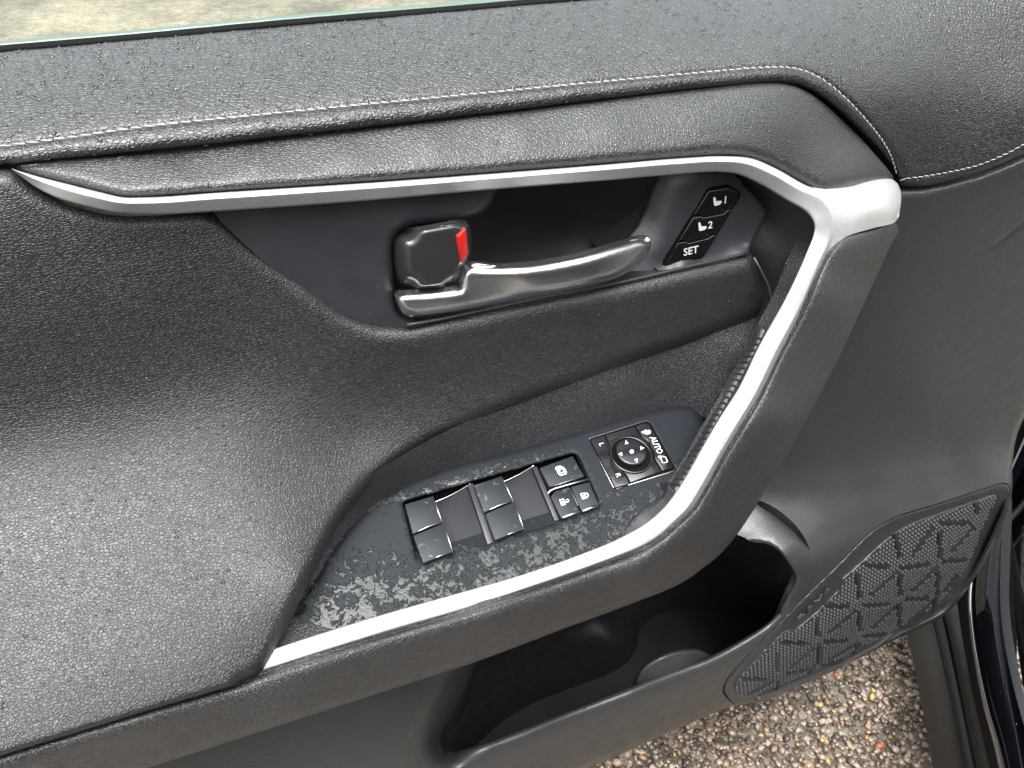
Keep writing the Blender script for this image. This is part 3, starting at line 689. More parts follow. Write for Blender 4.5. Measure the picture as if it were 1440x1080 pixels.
# ================================================================ lower panel with map pocket, speaker
sp_out = [(1016, 972), (1020, 980), (1031, 990), (1047, 991), (1066, 984), (1135, 956), (1190, 931), (1268, 891), (1325, 862), (1348, 838), (1373, 803), (1395, 761), (1413, 720), (1421, 686), (1414, 679), (1371, 691), (1315, 709), (1264, 724.5), (1239, 737), (1220, 751), (1176, 795), (1130, 840), (1094, 877), (1060, 912), (1031, 943), (1019, 960)]
pocket = [(640, 1056.5), (627, 1054), (621, 1045), (621, 1034), (636, 1006), (655, 970), (672, 925, 'c'), (760, 870), (900, 800), (1000, 740, 'c'), (1045, 755), (1057, 762), (1074, 764), (1090, 771), (1104, 786), (1115, 802), (1119, 814), (1112, 831), (1094, 861), (1078, 877), (1040, 901), (1000, 922), (940, 944.5), (893, 962.5), (838, 984.5), (754, 1017), (671, 1048)]
pocket_rim = [(1057, 762), (1074, 764), (1090, 771), (1104, 786), (1115, 802), (1119, 814), (1112, 831), (1094, 861), (1078, 877), (1040, 901), (1000, 922), (940, 944.5), (893, 962.5), (838, 984.5), (754, 1017), (671, 1048), (640, 1056.5), (627, 1054), (621, 1045), (621, 1034)]
PKL = catmull(pocket, 5, True)
SPL = catmull(sp_out, 5, True)
def near_speaker(u, v): return np.hypot(SPL[:, 0] - u, SPL[:, 1] - v).min() < 3
def near_pocket(u, v): return np.hypot(PKL[:, 0] - u, PKL[:, 1] - v).min() < 3
low_edge = [(700, 1118, 'c'), (830, 1079), (930, 1035), (1030, 993), (1060, 986, 'c')]
lower = patch('lower_panel', [(-90, 1150, 'c'), (208, 1060), (560, 945), (671, 905), (796, 858), (893, 820), (980, 770), (1040, 700), (1098, 620), (1160, 500), (1220, 380), (1240, 300), (1262, 262, 'c'), (1268, 267, 'c'), (1300, 265), (1350, 254), (1400, 238), (1440, 221), (1520, 190, 'c'), (1500, 400), (1455, 560), (1432, 610), (1424, 650), (1423, 690), (1415, 725), (1397, 765), (1375, 806), (1350, 842), (1327, 866), (1268, 895), (1190, 935), (1135, 960), (1066, 988)] + low_edge[::-1] + [(-90, 1350, 'c')],
    [(1270, 275, .002), (1350, 262, .006), (1440, 235, .010), (1350, 300, .004), (1440, 330, .002), (1260, 330, .0), (1230, 420, -.004), (1330, 420, -.002), (1440, 450, -.002), (1180, 520, -.006), (1300, 550, .0), (1430, 580, .0), (1120, 620, -.004), (1230, 650, .006), (1340, 650, .008), (1425, 640, .008),
     (1060, 700, .004), (1120, 700, .014), (1200, 685, .014), (1280, 670, .014), (1070, 740, .030), (1140, 740, .042), (1200, 735, .040), (1250, 722, .038), (1400, 676, .027), (1320, 700, .033), (1176, 790, .060),
     (1120, 780, .066), (1110, 850, .078), (1060, 900, .084), (1000, 945, .088), (893, 985, .090), (754, 1040, .092), (650, 1075, .094), (600, 1010, .084), (560, 970, .070), (520, 1040, .088), (400, 1050, .082), (208, 1090, .085), (0, 1160, .09), (620, 950, .060),
     (1000, 990, .082), (830, 1075, .084), (1150, 950, .066), (1190, 930, .062), (1280, 885, .054), (1345, 840, .050), (1410, 725, .038), (960, 800, .02), (860, 840, .03)],
    M_hard, door, step=9, smooth=3e-3, holes=[pocket, sp_out], rolls=[(pocket_rim[7:-3], 26, .011), (pocket_rim[:8], 5, .003), ([(627, 1054), (621, 1045), (621, 1034), (636, 1006), (655, 970), (672, 925), (700, 850)], 60, .045), (low_edge, 10, .010), ([(1268, 267), (1300, 265), (1350, 254), (1400, 238), (1440, 221), (1520, 190)], 14, .006), ([(1455, 560), (1432, 610), (1424, 650), (1423, 690), (1415, 725), (1397, 765), (1375, 806), (1350, 842), (1327, 866), (1268, 895), (1190, 935)], 9, .010)],
    grooves=[([(1373, 354), (1398, 345), (1440, 313), (1500, 270)], 2.5, .0012)], skirt=lambda u, v: ((0, .004, -.05) if v > 1012 - .44 * (u - 621) and v > 838 else (0, .006, 0.0)) if near_pocket(u, v) else ((0, .004, 0.0) if near_speaker(u, v) else (0, .03, 0.0)))
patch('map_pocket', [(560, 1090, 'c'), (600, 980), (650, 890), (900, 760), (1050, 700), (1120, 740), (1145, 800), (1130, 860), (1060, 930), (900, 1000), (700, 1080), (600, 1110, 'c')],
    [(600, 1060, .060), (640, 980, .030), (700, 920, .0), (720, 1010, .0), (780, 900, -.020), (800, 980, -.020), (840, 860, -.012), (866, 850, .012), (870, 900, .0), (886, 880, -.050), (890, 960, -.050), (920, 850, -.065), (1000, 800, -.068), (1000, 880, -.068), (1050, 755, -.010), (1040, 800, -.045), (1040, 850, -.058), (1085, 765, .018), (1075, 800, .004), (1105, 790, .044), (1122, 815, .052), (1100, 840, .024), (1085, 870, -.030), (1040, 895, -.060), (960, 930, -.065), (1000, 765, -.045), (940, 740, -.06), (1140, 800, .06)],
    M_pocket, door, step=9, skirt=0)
fl = []
for u, v, p in ((-90, 1330, .085), (300, 1240, .085), (700, 1112, .08), (830, 1074, .075), (930, 1032, .074), (1030, 990, .073), (1066, 980, .066), (1190, 928, .052), (1268, 888, .044), (1325, 860, .040), (1372, 802, .030), (1412, 722, .026), (1424, 650, .0), (1500, 400, -.01)):
    a = PY(u, v, -p); fl.append([a, a + [0, .08, 0], np.array([a[0], .113, a[2]])])
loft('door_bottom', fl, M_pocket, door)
bottle = [(880, 985, 'c'), (890, 966), (893, 953), (899, 942), (910, 931), (932, 919.5), (955, 913.5), (972, 912), (984, 914), (999, 922), (1015, 935, 'c'), (960, 970, 'c')]
patch('bottle_holder_flap', bottle, [(890, 960, .070), (932, 922, .070), (970, 915, .070), (1000, 930, .070), (930, 960, .080), (960, 940, .077), (900, 980, .08)], M_hard, door, step=6, bstep=4, rolls=[(bottle[1:-2], 8, .007)], skirt=(0, .003, -.03))

sp_in = [(1031, 966), (1035, 955), (1060, 927), (1094, 894), (1104, 885.5), (1118, 884, 'c'), (1150, 857), (1179, 828, 'c'), (1183, 813, 'c'), (1215, 785), (1252, 752), (1280, 735), (1315, 722), (1370, 703), (1393, 695), (1402, 695), (1401, 707), (1382, 748), (1366, 791), (1342, 825), (1320, 853), (1268, 884), (1189, 925), (1135, 950), (1063, 979), (1044, 982), (1034, 976)]
spk = [(1031, 943, .074), (1094, 877, .070), (1176, 795, .054), (1239, 737, .040), (1315, 709, .030), (1410, 682, .026), (1413, 720, .026), (1373, 803, .040), (1325, 862, .048), (1268, 888, .050), (1190, 930, .058), (1066, 984, .074), (1020, 975, .076), (1200, 850, .056), (1300, 780, .041), (1120, 920, .066)]
frame = patch('speaker_frame', [(p[0], p[1]) for p in sp_out], spk, M_hard, door, step=6, bstep=4, rolls=[(None, 5, .003)], grooves=[], holes=[], skirt=.006)
grille = patch('speaker_grille', sp_in, [(a, b, c + .0015) for a, b, c in spk], M_hard, door, step=6, bstep=4, rolls=[(None, 5, .004)], skirt=.006)
# little domes of the grille, laid on a grid on its surface
gf = RBF([(a, b, c + .0015) for a, b, c in spk])
def gpt(u, v, dp=0.0): return PY(u, v, -(float(gf(np.array([[u, v]]))[0]) + dp))
def S8(x, y): return (1000 + x / 3.177, 660 + y / 3.177)
BARS = [(820,290,842,390),(985,265,900,380),(1020,285,1018,395),(1165,265,1068,365),(1180,150,1188,195),(1030,240,1150,240),(850,440,970,425),(1035,412,1135,405),(690,428,785,436),(650,470,662,570),(825,460,715,555),(842,470,842,560),(1000,440,900,540),(1010,460,1008,560),
 (1095,475,1040,545),(685,608,795,600),(870,582,965,575),(985,590,885,680),(1003,570,995,635),(820,612,718,705),(838,605,838,700),(515,610,605,612),(640,632,528,725),(660,640,662,722),(470,675,475,740),(685,745,780,735),(815,740,745,795),(505,770,605,765),(318,775,425,778),
 (635,785,530,850),(655,780,640,830),(455,800,355,885),(483,790,482,870),(290,825,298,900),(150,935,245,942),(340,915,435,895),(280,945,165,1010),(305,945,298,985),(500,878,590,858),(858,705,930,690),(460,880,440,915)]
bars_px = [(np.array(S8(a, b)), np.array(S8(c, d))) for a, b, c, d in BARS]
def bar_mesh(a, b, w_):
    pts = [gpt(*(a * (1 - t) + b * t), .0016) for t in (0, .5, 1)]; V = []; Fc = []
    for i, p in enumerate(pts):
        t = pts[min(i+1, 2)] - pts[max(i-1, 0)]; t /= np.linalg.norm(t); n = CAM - p; n /= np.linalg.norm(n); n = np.array([0, -.95, .3]); s = np.cross(t, n); s /= np.linalg.norm(s)
        V += [p - s * w_ - n * .003, p - s * w_ * .7, p + s * w_ * .7, p + s * w_ - n * .003]
    for i in range(2):
        for k in range(3): Fc.append((i*4+k, (i+1)*4+k, (i+1)*4+k+1, i*4+k+1))
    Fc += [(0, 1, 2, 3), (11, 10, 9, 8)]
    return V, Fc
for a, b in bars_px:
    V, Fc = bar_mesh(a, b, .0021); mesh('grille_rib', V, Fc, M_rib, grille, smooth=False)
Lin = catmull(sp_in, 4, True); V = []; Fc = []
row = 0; Bp = gpt(1040, 975); du = 5.2
pts = []
for z in np.arange(.10, .72, .0088):
    row += 1
    for x in np.arange(.40, 1.15, .0060):
        pts.append((x + (.0030 if row % 2 else 0), z))
pts = np.array(pts)
# project grid onto the grille: iterate the protrusion at the pixel of each grid point
pr = np.full(len(pts), .055)
for _ in range(6):
    W3 = np.stack([pts[:, 0], -pr, pts[:, 1]], 1); c = (W3 - CAM) @ RM; uv = np.stack([CX + F_PX * c[:, 0] / -c[:, 2], CY - F_PX * c[:, 1] / -c[:, 2]], 1)
    uvc = np.clip(uv, [1000, 660], [1440, 1000]); pr = gf(uvc)
ok = inside(uv, Lin) & (dist_poly(uv, Lin, True) > 4.0)
for a, b in bars_px: ok &= dist_poly(uv, np.array([a, b])) > 3.4
for (x, z), p, q in zip(pts[ok], pr[ok], uv[ok]):
    base = len(V); nx = .0021
    # towards the lower right the domes stretch into upright ridges
    k = np.clip(((q[0] - 1030) * .62 + (q[1] - 960) * .78 - 10) / 40, 0, 1); nz = .0030 + .0018 * k
    cpt = np.array([x, -p - .0006, z])
    V.append(cpt + [0, -.0022, .0004])
    for j in range(6): an = math.pi * j / 3; V.append(cpt + np.array([.65 * nx * math.cos(an), -.0014, .65 * nz * math.sin(an)]))
    for j in range(6): an = math.pi * j / 3; V.append(cpt + np.array([nx * math.cos(an), .0008, nz * math.sin(an)]))
    for j in range(6):
        Fc.append((base, base + 1 + (j+1) % 6, base + 1 + j)); Fc.append((base + 1 + j, base + 1 + (j+1) % 6, base + 7 + (j+1) % 6, base + 7 + j))
o = mesh('grille_dimples', V, Fc, M_dome, grille); o['kind'] = 'stuff'
PL_sp = plane3((1121, 877, .0705), (1166, 830, .062), (1150, 870, .0665))
text('embossed_lettering', 'RAV4', PL_sp, .001, (1144, 850.5), (1166, 829), 11.5, M_dome, frame, bold=.0, xs=1.5, ext=.0009)

# ================================================================ switches on the plate
prism('switch_well', [(556, 700), (812, 626), (855, 714), (590, 806)], PL_arm, -.0165, -.018, 0, M_black, plate)  # black floor puts the well's shade into its colour
def sz(pts): return [(540 + x / 4.5, 620 + y / 4.5) for x, y in pts]
def arm_to_px(p3):
    c = RM.T @ (p3 - CAM); return (CX + F_PX * c[0] / -c[2], CY - F_PX * c[1] / -c[2])
# curved finger scoops beside the two window switches
def scoop(name, c4):
    """c4: tl, tr, br, bl in px; curved floor dipping to the rear edge"""
    tl, tr, br, bl = [np.array(p, float) for p in c4]; rows = []
    for i in range(15):
        s = i / 14; row = []
        for j in range(13):
            t = j / 12 * 1.06; q = (tl * (1-s) + tr * s) * (1-t) + (bl * (1-s) + br * s) * t
            h = -.0135 + .0125 * (s ** 2.0) ; h = h * (1 - .45 * min(t, 1)) - .0022
            b = PL_arm.at(q[0], q[1], 0); row.append(b + PL_arm.n * h)
        rows.append(row)
    o = loft(name, rows, M_scoop, plate)
    tube('scoop_rim', [r[0] for r in rows], .0004, M_edge, o, n=5)
    return o
scoop('finger_scoop', [(600, 694), (662, 677), (690, 765), (630, 786)])
scoop('finger_scoop', [(697, 666), (752, 651), (786, 735), (730, 752)])
for pts in ([(528, 275), (566, 266), (697, 640), (655, 655)], [(938, 165), (968, 158), (1112, 498), (1080, 506)]):
    prism('switch_divider', sz(pts), PL_arm, -.0004, -.012, .0006, M_bezel, plate)
SW = [([(132, 402), (308, 350), (366, 512), (182, 588)], [(186, 600), (376, 522), (434, 700), (247, 772)]), ([(570, 282), (742, 224), (816, 378), (632, 452)], [(640, 462), (824, 387), (884, 556), (702, 628)])]
for up_, dn_ in SW:
    for k, pts in enumerate((up_, dn_)):
        cap = prism('window_switch', rpoly(sz(pts), 1.5), PL_arm, .0022 if k == 0 else .0028, -.010, .0007, M_switch, plate, seg=3)
        P4 = sz(pts); hh = .0024 if k == 0 else .0030
        # thin bright metal edge along the outboard side and along the split
        tube('switch_edge', [PL_arm.at(*P4[1], hh - .0006), PL_arm.at(*P4[2], hh - .0006)], .00042, M_edge, cap, n=6)
        if k == 0: tube('switch_edge', [PL_arm.at(*P4[3], hh - .0008), PL_arm.at((P4[3][0]*.5+P4[2][0]*.5), (P4[3][1]*.5+P4[2][1]*.5) - 1.2, hh - .0002), PL_arm.at(*P4[2], hh - .0006)], .0004, M_edge, cap, n=6)
        else: tube('switch_edge', [PL_arm.at(*P4[3], hh - .0012), PL_arm.at((P4[3][0]*.5+P4[2][0]*.5), (P4[3][1]*.5+P4[2][1]*.5) - .8, hh - .0006), PL_arm.at(*P4[2], hh - .0008)], .0005, M_edge, cap, n=6)
lockb = prism('window_lock_switch', rpoly(sz([(985, 172), (1193, 95), (1268, 222), (1046, 292)]), 2), PL_arm, .0020, -.010, .0007, M_switch, plate, seg=3)
prism('unlock_switch', rpoly(sz([(1055, 352), (1085, 318), (1172, 294), (1238, 448), (1122, 490)]), 1.5), PL_arm, .0018, -.010, .0007, M_switch, plate, seg=3)
prism('lock_switch', rpoly(sz([(1186, 292), (1290, 262), (1300, 266), (1358, 402), (1345, 420), (1252, 448)]), 1.5), PL_arm, .0018, -.010, .0007, M_switch, plate, seg=3)
prism('switch_splitter', rpoly(sz([(1172, 300), (1185, 296), (1238, 405), (1226, 412)]), 1), PL_arm, .0026, -.004, .0003, M_gloss, plate)
tube('switch_bridge', [PL_arm.at(*q, .0002) for q in sz([(1035, 335), (1052, 316), (1080, 303), (1180, 274), (1295, 242)])], .0010, M_edge, plate)
tube('switch_edge', [PL_arm.at(*q, .0012) for q in sz([(1128, 486), (1236, 447)])], .0010, M_edge, plate); tube('switch_edge', [PL_arm.at(*q, .0012) for q in sz([(1256, 444), (1343, 412)])], .0010, M_edge, plate)
tube('switch_edge', [PL_arm.at(*q, .0016) for q in sz([(1050, 289), (1264, 224)])], .0004, M_edge, plate)
# icons
def iz(pts): return [(740 + x / 9, 620 + y / 9) for x, y in pts]
def stroke(name, lines, plane, h, wpx, m, parent):
    polys = []
    for ln in lines:
        for a, b in zip(ln[:-1], ln[1:]):
            a, b = np.array(a, float), np.array(b, float); d = b - a; d /= max(np.linalg.norm(d), 1e-6); n = np.array([-d[1], d[0]]) * wpx / 2; e = d * wpx * .3
            polys.append([a - e + n, b + e + n, b + e - n, a - e - n])
    return flat(name, polys, plane, h, m, parent)
HI = .0021
stroke('window_lock_icon', [iz([(372, 345), (385, 328), (432, 318), (480, 345), (510, 395), (505, 415), (435, 435), (420, 425), (372, 345)]), iz([(392, 350), (440, 410)]), iz([(440, 345), (405, 408)]), iz([(405, 345), (450, 340), (485, 392), (440, 405)])], PL_arm, HI + .0002, 1.4, M_white, plate)
stroke('unlock_icon', [iz([(425, 745), (470, 735), (495, 800), (450, 815), (425, 745)]), iz([(440, 770), (462, 765)]), iz([(447, 790), (470, 783)]), iz([(488, 775), (530, 772), (540, 752), (520, 740), (508, 745)])], PL_arm, HI, 1.4, M_white, plate)
stroke('lock_icon', [iz([(690, 670), (735, 660), (758, 722), (715, 736), (690, 670)]), iz([(702, 695), (726, 690)]), iz([(710, 714), (735, 708)]), iz([(745, 665), (770, 662), (788, 685), (780, 705), (758, 718)])], PL_arm, HI, 1.4, M_white, plate)

# ================================================================ mirror control
def m8(pts): return [(820 + x / 8, 580 + y / 8) for x, y in pts]
mir = prism('mirror_control', rpoly(m8([(68, 295), (710, 95), (765, 120), (1038, 622), (1020, 648), (375, 850), (345, 835)]), 2), PL_arm, .0010, -.004, .0006, M_black, plate)
prism('bezel_rim', rpoly(m8([(60, 290), (712, 84), (775, 115), (1050, 622), (1025, 662), (370, 862), (335, 840)]), 2), PL_arm, .0003, -.004, .0003, M_edge, plate)
mir = door_mir = mir
prism('selector_button', rpoly(m8([(85, 308), (235, 262), (300, 370), (285, 470), (330, 560), (420, 640), (465, 690), (520, 800), (365, 842)]), 1), PL_arm, .0028, -.001, .0005, M_gloss, mir)
prism('center_panel', rpoly(m8([(255, 256), (575, 160), (640, 262), (730, 330), (785, 450), (790, 520), (875, 660), (535, 785), (480, 680), (380, 620), (300, 520), (290, 400), (305, 370)]), 1), PL_arm, .0020, -.001, .0004, M_gloss, mir)
prism('fold_button', rpoly(m8([(595, 155), (700, 120), (745, 140), (1012, 615), (895, 655), (810, 520), (800, 440), (740, 330), (660, 262)]), 1), PL_arm, .0028, -.001, .0005, M_gloss, mir)
cx_, cy_ = 887.5, 639.5
def disc(name, c, rx, h1, h0, bev, m, parent, n=40):
    ce = PL_arm.at(c[0], c[1], h1); xv = np.array([1.0, 0, 0]); yv = np.cross(PL_arm.n, xv)
    prof = [(rx, h0 - h1), (rx, -bev)] + [(rx - bev * (1 - math.cos(a)), -bev + bev * math.sin(a)) for a in np.linspace(.2, math.pi / 2, 4)] + [(0.0001, -.0002)]
    V = []; Fc = []
    for r, h in prof:
        for k in range(n): an = 2*math.pi*k/n; V.append(ce + PL_arm.n * h + (xv * math.cos(an) + yv * math.sin(an)) * r)
    for i in range(len(prof) - 1):
        for k in range(n): Fc.append((i*n+k, i*n+(k+1) % n, (i+1)*n+(k+1) % n, (i+1)*n+k))
    o = mesh(name, V, Fc, m, parent); o.data.set_sharp_from_angle(angle=math.radians(40)); return o
def torus(name, c, R0, r0, h, m, parent, n=48, k2=8):
    ce = PL_arm.at(c[0], c[1], h); xv = np.array([1.0, 0, 0]); yv = np.cross(PL_arm.n, xv); V = []; Fc = []
    for i in range(n):
        a = 2*math.pi*i/n; d = xv*math.cos(a) + yv*math.sin(a)
        for j in range(k2): b = 2*math.pi*j/k2; V.append(ce + d*(R0 + r0*math.cos(b)) + PL_arm.n*r0*math.sin(b))
    for i in range(n):
        for j in range(k2): Fc.append((i*k2+j, ((i+1) % n)*k2+j, ((i+1) % n)*k2+(j+1) % k2, i*k2+(j+1) % k2))
    return mesh(name, V, Fc, m, parent)
disc('knob_well', (cx_, cy_), .0152, .0024, -.002, .0003, M_black, mir)
torus('knob_ring', (cx_, cy_), .0150, .0009, .0026, M_gloss, mir)
disc('adjuster_knob', (cx_ + .5, cy_ - 5), .0112, .0075, 0.0, .0012, M_gloss, mir)
kt = .0077
def tri(c, d, s): 
    c = np.array(c); d = np.array(d, float); d /= np.linalg.norm(d); n = np.array([-d[1], d[0]]); return [c + d*s, c - d*s*.7 + n*s*.8, c - d*s*.7 - n*s*.8]
for (x, y), dd in (((487, 335), (-.25, -1)), ((665, 400), (1, -.15)), ((420, 468), (-1, .15)), ((600, 540), (.25, 1))):
    flat('arrow_mark', [tri((820 + x/8, 580 + y/8), dd, 3.4)], PL_arm, kt, M_white, mir)
flat('arrow_mark', [[(820 + 548/8 + 3.1*math.cos(a), 580 + 440/8 + 2.9*math.sin(a)) for a in np.linspace(0, 2*math.pi, 14)[:-1]]], PL_arm, kt, M_white, mir)
HM = .0031
def d8(x, y): return (820 + x/8, 580 + y/8)
text('side_letter', 'L', PL_arm, HM, d8(205, 358), d8(245, 440), 7.0, M_white, mir, bold=.02)
text('side_letter', 'R', PL_arm, HM, d8(392, 705), d8(432, 787), 7.0, M_white, mir, bold=.02)
text('button_text', 'AUTO', PL_arm, HM, d8(822, 368), d8(902, 532), 8.5, M_white, mir, bold=.02, xs=.82)
flat('folded_mirror_icon', [[d8(*p) for p in ((655, 215), (690, 205), (700, 192), (725, 200), (745, 195), (765, 215), (755, 240), (715, 248), (690, 235), (668, 232))]], PL_arm, HM, M_white, mir)
stroke('mirror_icon', [[d8(*p) for p in ((845, 492), (885, 492), (925, 500), (950, 550), (935, 562), (895, 566), (875, 515), (885, 492))], [d8(850, 500), d8(872, 520)]], PL_arm, HM, 1.3, M_white, mir)

# ================================================================ door body behind the trim
def box(name, x0, x1, y0, y1, z0, z1, m, parent, bev=.004):
    bm = bmesh.new(); bmesh.ops.create_cube(bm, size=1)
    for v in bm.verts: v.co = Vector(((x0+x1)/2 + v.co.x*(x1-x0), (y0+y1)/2 + v.co.y*(y1-y0), (z0+z1)/2 + v.co.z*(z1-z0)))
    bmesh.ops.bevel(bm, geom=list(bm.edges), offset=bev, segments=2, affect='EDGES')
    me = bpy.data.meshes.new(name); bm.to_mesh(me); bm.free(); return link(name, me, m, parent)
M_paint = mat('black_car_paint', (.0015, .002, .003), .06, spec=.35)
box('door_shell', -.45, .93, .115, .155, .30, 1.04, M_paint, door, .012)

# ================================================================ car body at the right: rocker, seal, painted pillar
body = empty('parked_car', (1.2, .1, .3), 'black car body beyond the door hinge with wet sill, rubber seals and glossy painted pillar', 'car')
def strip(name, La, Lb, da, db, m, bulge=0, n=40, k=8, parent=body, up=0):
    """surface between two sighted curves at given distances (pairs start -> end), bulging towards the viewer"""
    a, b = resamp(catmull(La, 8), n), resamp(catmull(Lb, 8), n); rows = []
    for i in range(n):
        t = i / (n-1); row = []
        for j in range(k + 1):
            s = j / k; q = a[i]*(1-s) + b[i]*s; d = (da[0]*(1-t) + da[1]*t)*(1-s) + (db[0]*(1-t) + db[1]*t)*s - bulge*math.sin(math.pi*s)
            row.append(PD(q[0], q[1], d))
        rows.append(row)
    if up: rows = [[p + np.array([0, .04, up * f]) for p in rows[0]] for f in (1, .66, .33)] + rows
    return loft(name, rows, m, parent)
M_sill = plastic('brown_sill_plastic', (.016, .0135, .011), .5, .0008, .0001)  # one even dark brown base for cover and step
strip('sill_cover', [(1262, 840), (1275, 890), (1292, 970), (1312, 1080), (1322, 1130)], [(1300, 830), (1318, 900), (1338, 990), (1358, 1080), (1368, 1130)], (1.62, 1.30), (1.58, 1.26), M_sill, .004)
strip('sill_seal', [(1290, 800), (1317, 890), (1337, 985), (1355, 1080), (1366, 1130)], [(1310, 800), (1330, 890), (1350, 985), (1369, 1080), (1380, 1130)], (1.60, 1.25), (1.60, 1.25), M_rubber, .006)
strip('sill_step', [(1308, 800), (1334, 890), (1354, 985), (1374, 1080), (1385, 1130)], [(1340, 800), (1352, 890), (1370, 985), (1392, 1080), (1404, 1130)], (1.62, 1.27), (1.60, 1.25), M_sill, .004)
strip('inner_jamb', [(1270, 560), (1285, 700), (1290, 800), (1298, 890), (1320, 985), (1340, 1080), (1350, 1130)], [(1460, 500), (1440, 700), (1430, 800), (1430, 890), (1430, 985), (1440, 1080), (1440, 1130)], (1.76, 1.42), (1.76, 1.42), M_black, .0, up=.55)
strip('pillar_highlight', [(1376, 760), (1366, 800), (1361, 840), (1363, 880), (1370, 930), (1382, 990), (1398, 1050), (1415, 1130)], [(1380, 760), (1370, 800), (1365.5, 840), (1367.5, 880), (1375, 930), (1388, 990), (1405, 1050), (1423, 1130)], (1.55, 1.22), (1.54, 1.21), M_edge, .004, k=6, up=.8)  # bright metal strip drawn in for the highlight on the pillar's edge
strip('painted_pillar', [(1379, 760), (1369, 800), (1364.5, 840), (1366.5, 880), (1374, 930), (1387, 990), (1404, 1050), (1422, 1130)], [(1424, 700), (1420, 800), (1419, 840), (1422, 880), (1430, 930), (1442, 990), (1455, 1050), (1470, 1130)], (1.55, 1.22), (1.57, 1.24), M_paint, .020, k=14, up=.8)
_r = bpy.data.objects['painted_pillar'].data; SURF['painted_pillar'] = (np.array([v.co[:] for v in _r.vertices]), np.array([t for p in _r.polygons for t in ((p.vertices[0], p.vertices[1], p.vertices[2]), (p.vertices[0], p.vertices[2], p.vertices[3]))]))
strip('fender_edge', [(1424, 600), (1423, 700), (1424, 800), (1430, 900), (1444, 1000), (1462, 1130)], [(1500, 560), (1500, 700), (1500, 800), (1500, 900), (1510, 1000), (1530, 1130)], (1.60, 1.24), (1.50, 1.15), M_paint, .025, k=14, up=.8)

# unseen slabs for the car's side, added behind the camera to block low light
def slab(name, a, b, z0, z1, th, m, lean=0.0):
    a, b = np.array(a, float), np.array(b, float); d = (b - a) / np.linalg.norm(b - a); nrm = np.array([d[1], -d[0]]); bm = bmesh.new(); vs = []
    for q, z in ((a, z0), (b, z0), (b, z1), (a, z1)):
        off = nrm * lean * (z - z0); vs.append(bm.verts.new((q[0] + off[0], q[1] + off[1], z)))
    f = bm.faces.new(vs); r = bmesh.ops.extrude_face_region(bm, geom=[f])
    for v in [g for g in r['geom'] if isinstance(g, bmesh.types.BMVert)]: v.co += Vector((nrm[0] * th, nrm[1] * th, 0))
    bmesh.ops.recalc_face_normals(bm, faces=bm.faces); bmesh.ops.bevel(bm, geom=list(bm.edges), offset=.02, segments=2, affect='EDGES')
    me = bpy.data.meshes.new(name); bm.to_mesh(me); bm.free(); return link(name, me, m, body)
ha, hb = (2.0, -1.15), (-.9, -2.5)
M_blocker = plastic('dark_blocker_plastic', (.012, .012, .012), .6)
slab('rocker_light_blocker', ha, hb, .22, .42, .2, M_paint)
slab('cabin_light_blocker', (2.05, -1.25), (-.85, -2.6), .42, 1.40, .9, M_blocker)
slab('roof_light_blocker', (1.9, -1.55), (-1.0, -2.9), 1.40, 1.58, 1.0, M_paint, .1)

# ================================================================ ground
def ground_mat():
    m = mat('wet_gravel_ground', (.2, .17, .13), .45); n = N(m)
    v = n.node('ShaderNodeTexVoronoi'); v.inputs['Scale'].default_value = 75; n.t.links.new(n.co, v.inputs['Vector'])
    cr = n.node('ShaderNodeValToRGB'); el = cr.color_ramp.elements; el[0].color = (.05, .042, .033, 1); el[1].color = (.22, .18, .14, 1); el.new(.5).color = (.12, .10, .075, 1)
    sx = n.node('ShaderNodeSeparateColor'); n.t.links.new(v.outputs['Color'], sx.inputs[0]); n.t.links.new(sx.outputs[0], cr.inputs[0])
    big = n.map(n.noise(1.6, 5, .6), .35, .65); c2 = n.mix(big, (.075, .072, .048), (.19, .175, .115))
    sp = n.node('ShaderNodeSeparateXYZ'); n.t.links.new(n.co, sp.inputs[0]); far = n.map(sp.outputs['Y'], .5, 1.4)
    fine = n.map(n.noise(22, 5, .65), .3, .7, .75, 1.2)
    mixc = n.mix(far, cr.outputs[0], c2); mu = n.node('ShaderNodeVectorMath', operation='SCALE'); n.t.links.new(mixc, mu.inputs[0]); n.t.links.new(fine, mu.inputs[3])
    n.to(mu.outputs[0], 'Base Color'); n.to(n.bump(n.math('ADD', n.math('MULTIPLY', v.outputs['Distance'], -1), n.noise(14, 4)), .012, .5), 'Normal')
    n.to(n.map(n.noise(5, 4), .4, .6, .22, .6), 'Roughness')
    return m
o = mesh('ground', [(-120, -120, 0), (120, -120, 0), (120, 120, 0), (-120, 120, 0)], [(0, 1, 2, 3)], ground_mat()); o['kind'] = 'structure'; o['label'] = 'wet tan gravel ground'
def pebble_mat():
    m = mat('pebble', (.3, .25, .2), .35, coat=.3, coat_r=.15); n = N(m)
    at = n.node('ShaderNodeAttribute', attribute_name='tone'); cr = n.node('ShaderNodeValToRGB'); cr.color_ramp.interpolation = 'LINEAR'
    el = cr.color_ramp.elements; el[0].color = (.03, .024, .020, 1); el[1].color = (.36, .08, .025, 1)
    for p, c in ((.2, (.075, .058, .046)), (.38, (.17, .12, .085)), (.55, (.26, .19, .14)), (.68, (.36, .28, .225)), (.76, (.26, .16, .105)), (.84, (.42, .26, .10)), (.9, (.50, .33, .11))): el.new(p).color = (*c, 1)
    n.t.links.new(at.outputs['Fac'], cr.inputs[0]); k = n.mix(n.map(n.noise(400, 3), .3, .7), (.75, .75, .75), (1.15, 1.15, 1.15))
    mu = n.node('ShaderNodeVectorMath', operation='MULTIPLY'); n.t.links.new(cr.outputs[0], mu.inputs[0]); n.t.links.new(k, mu.inputs[1]); n.to(mu.outputs[0], 'Base Color'); return m
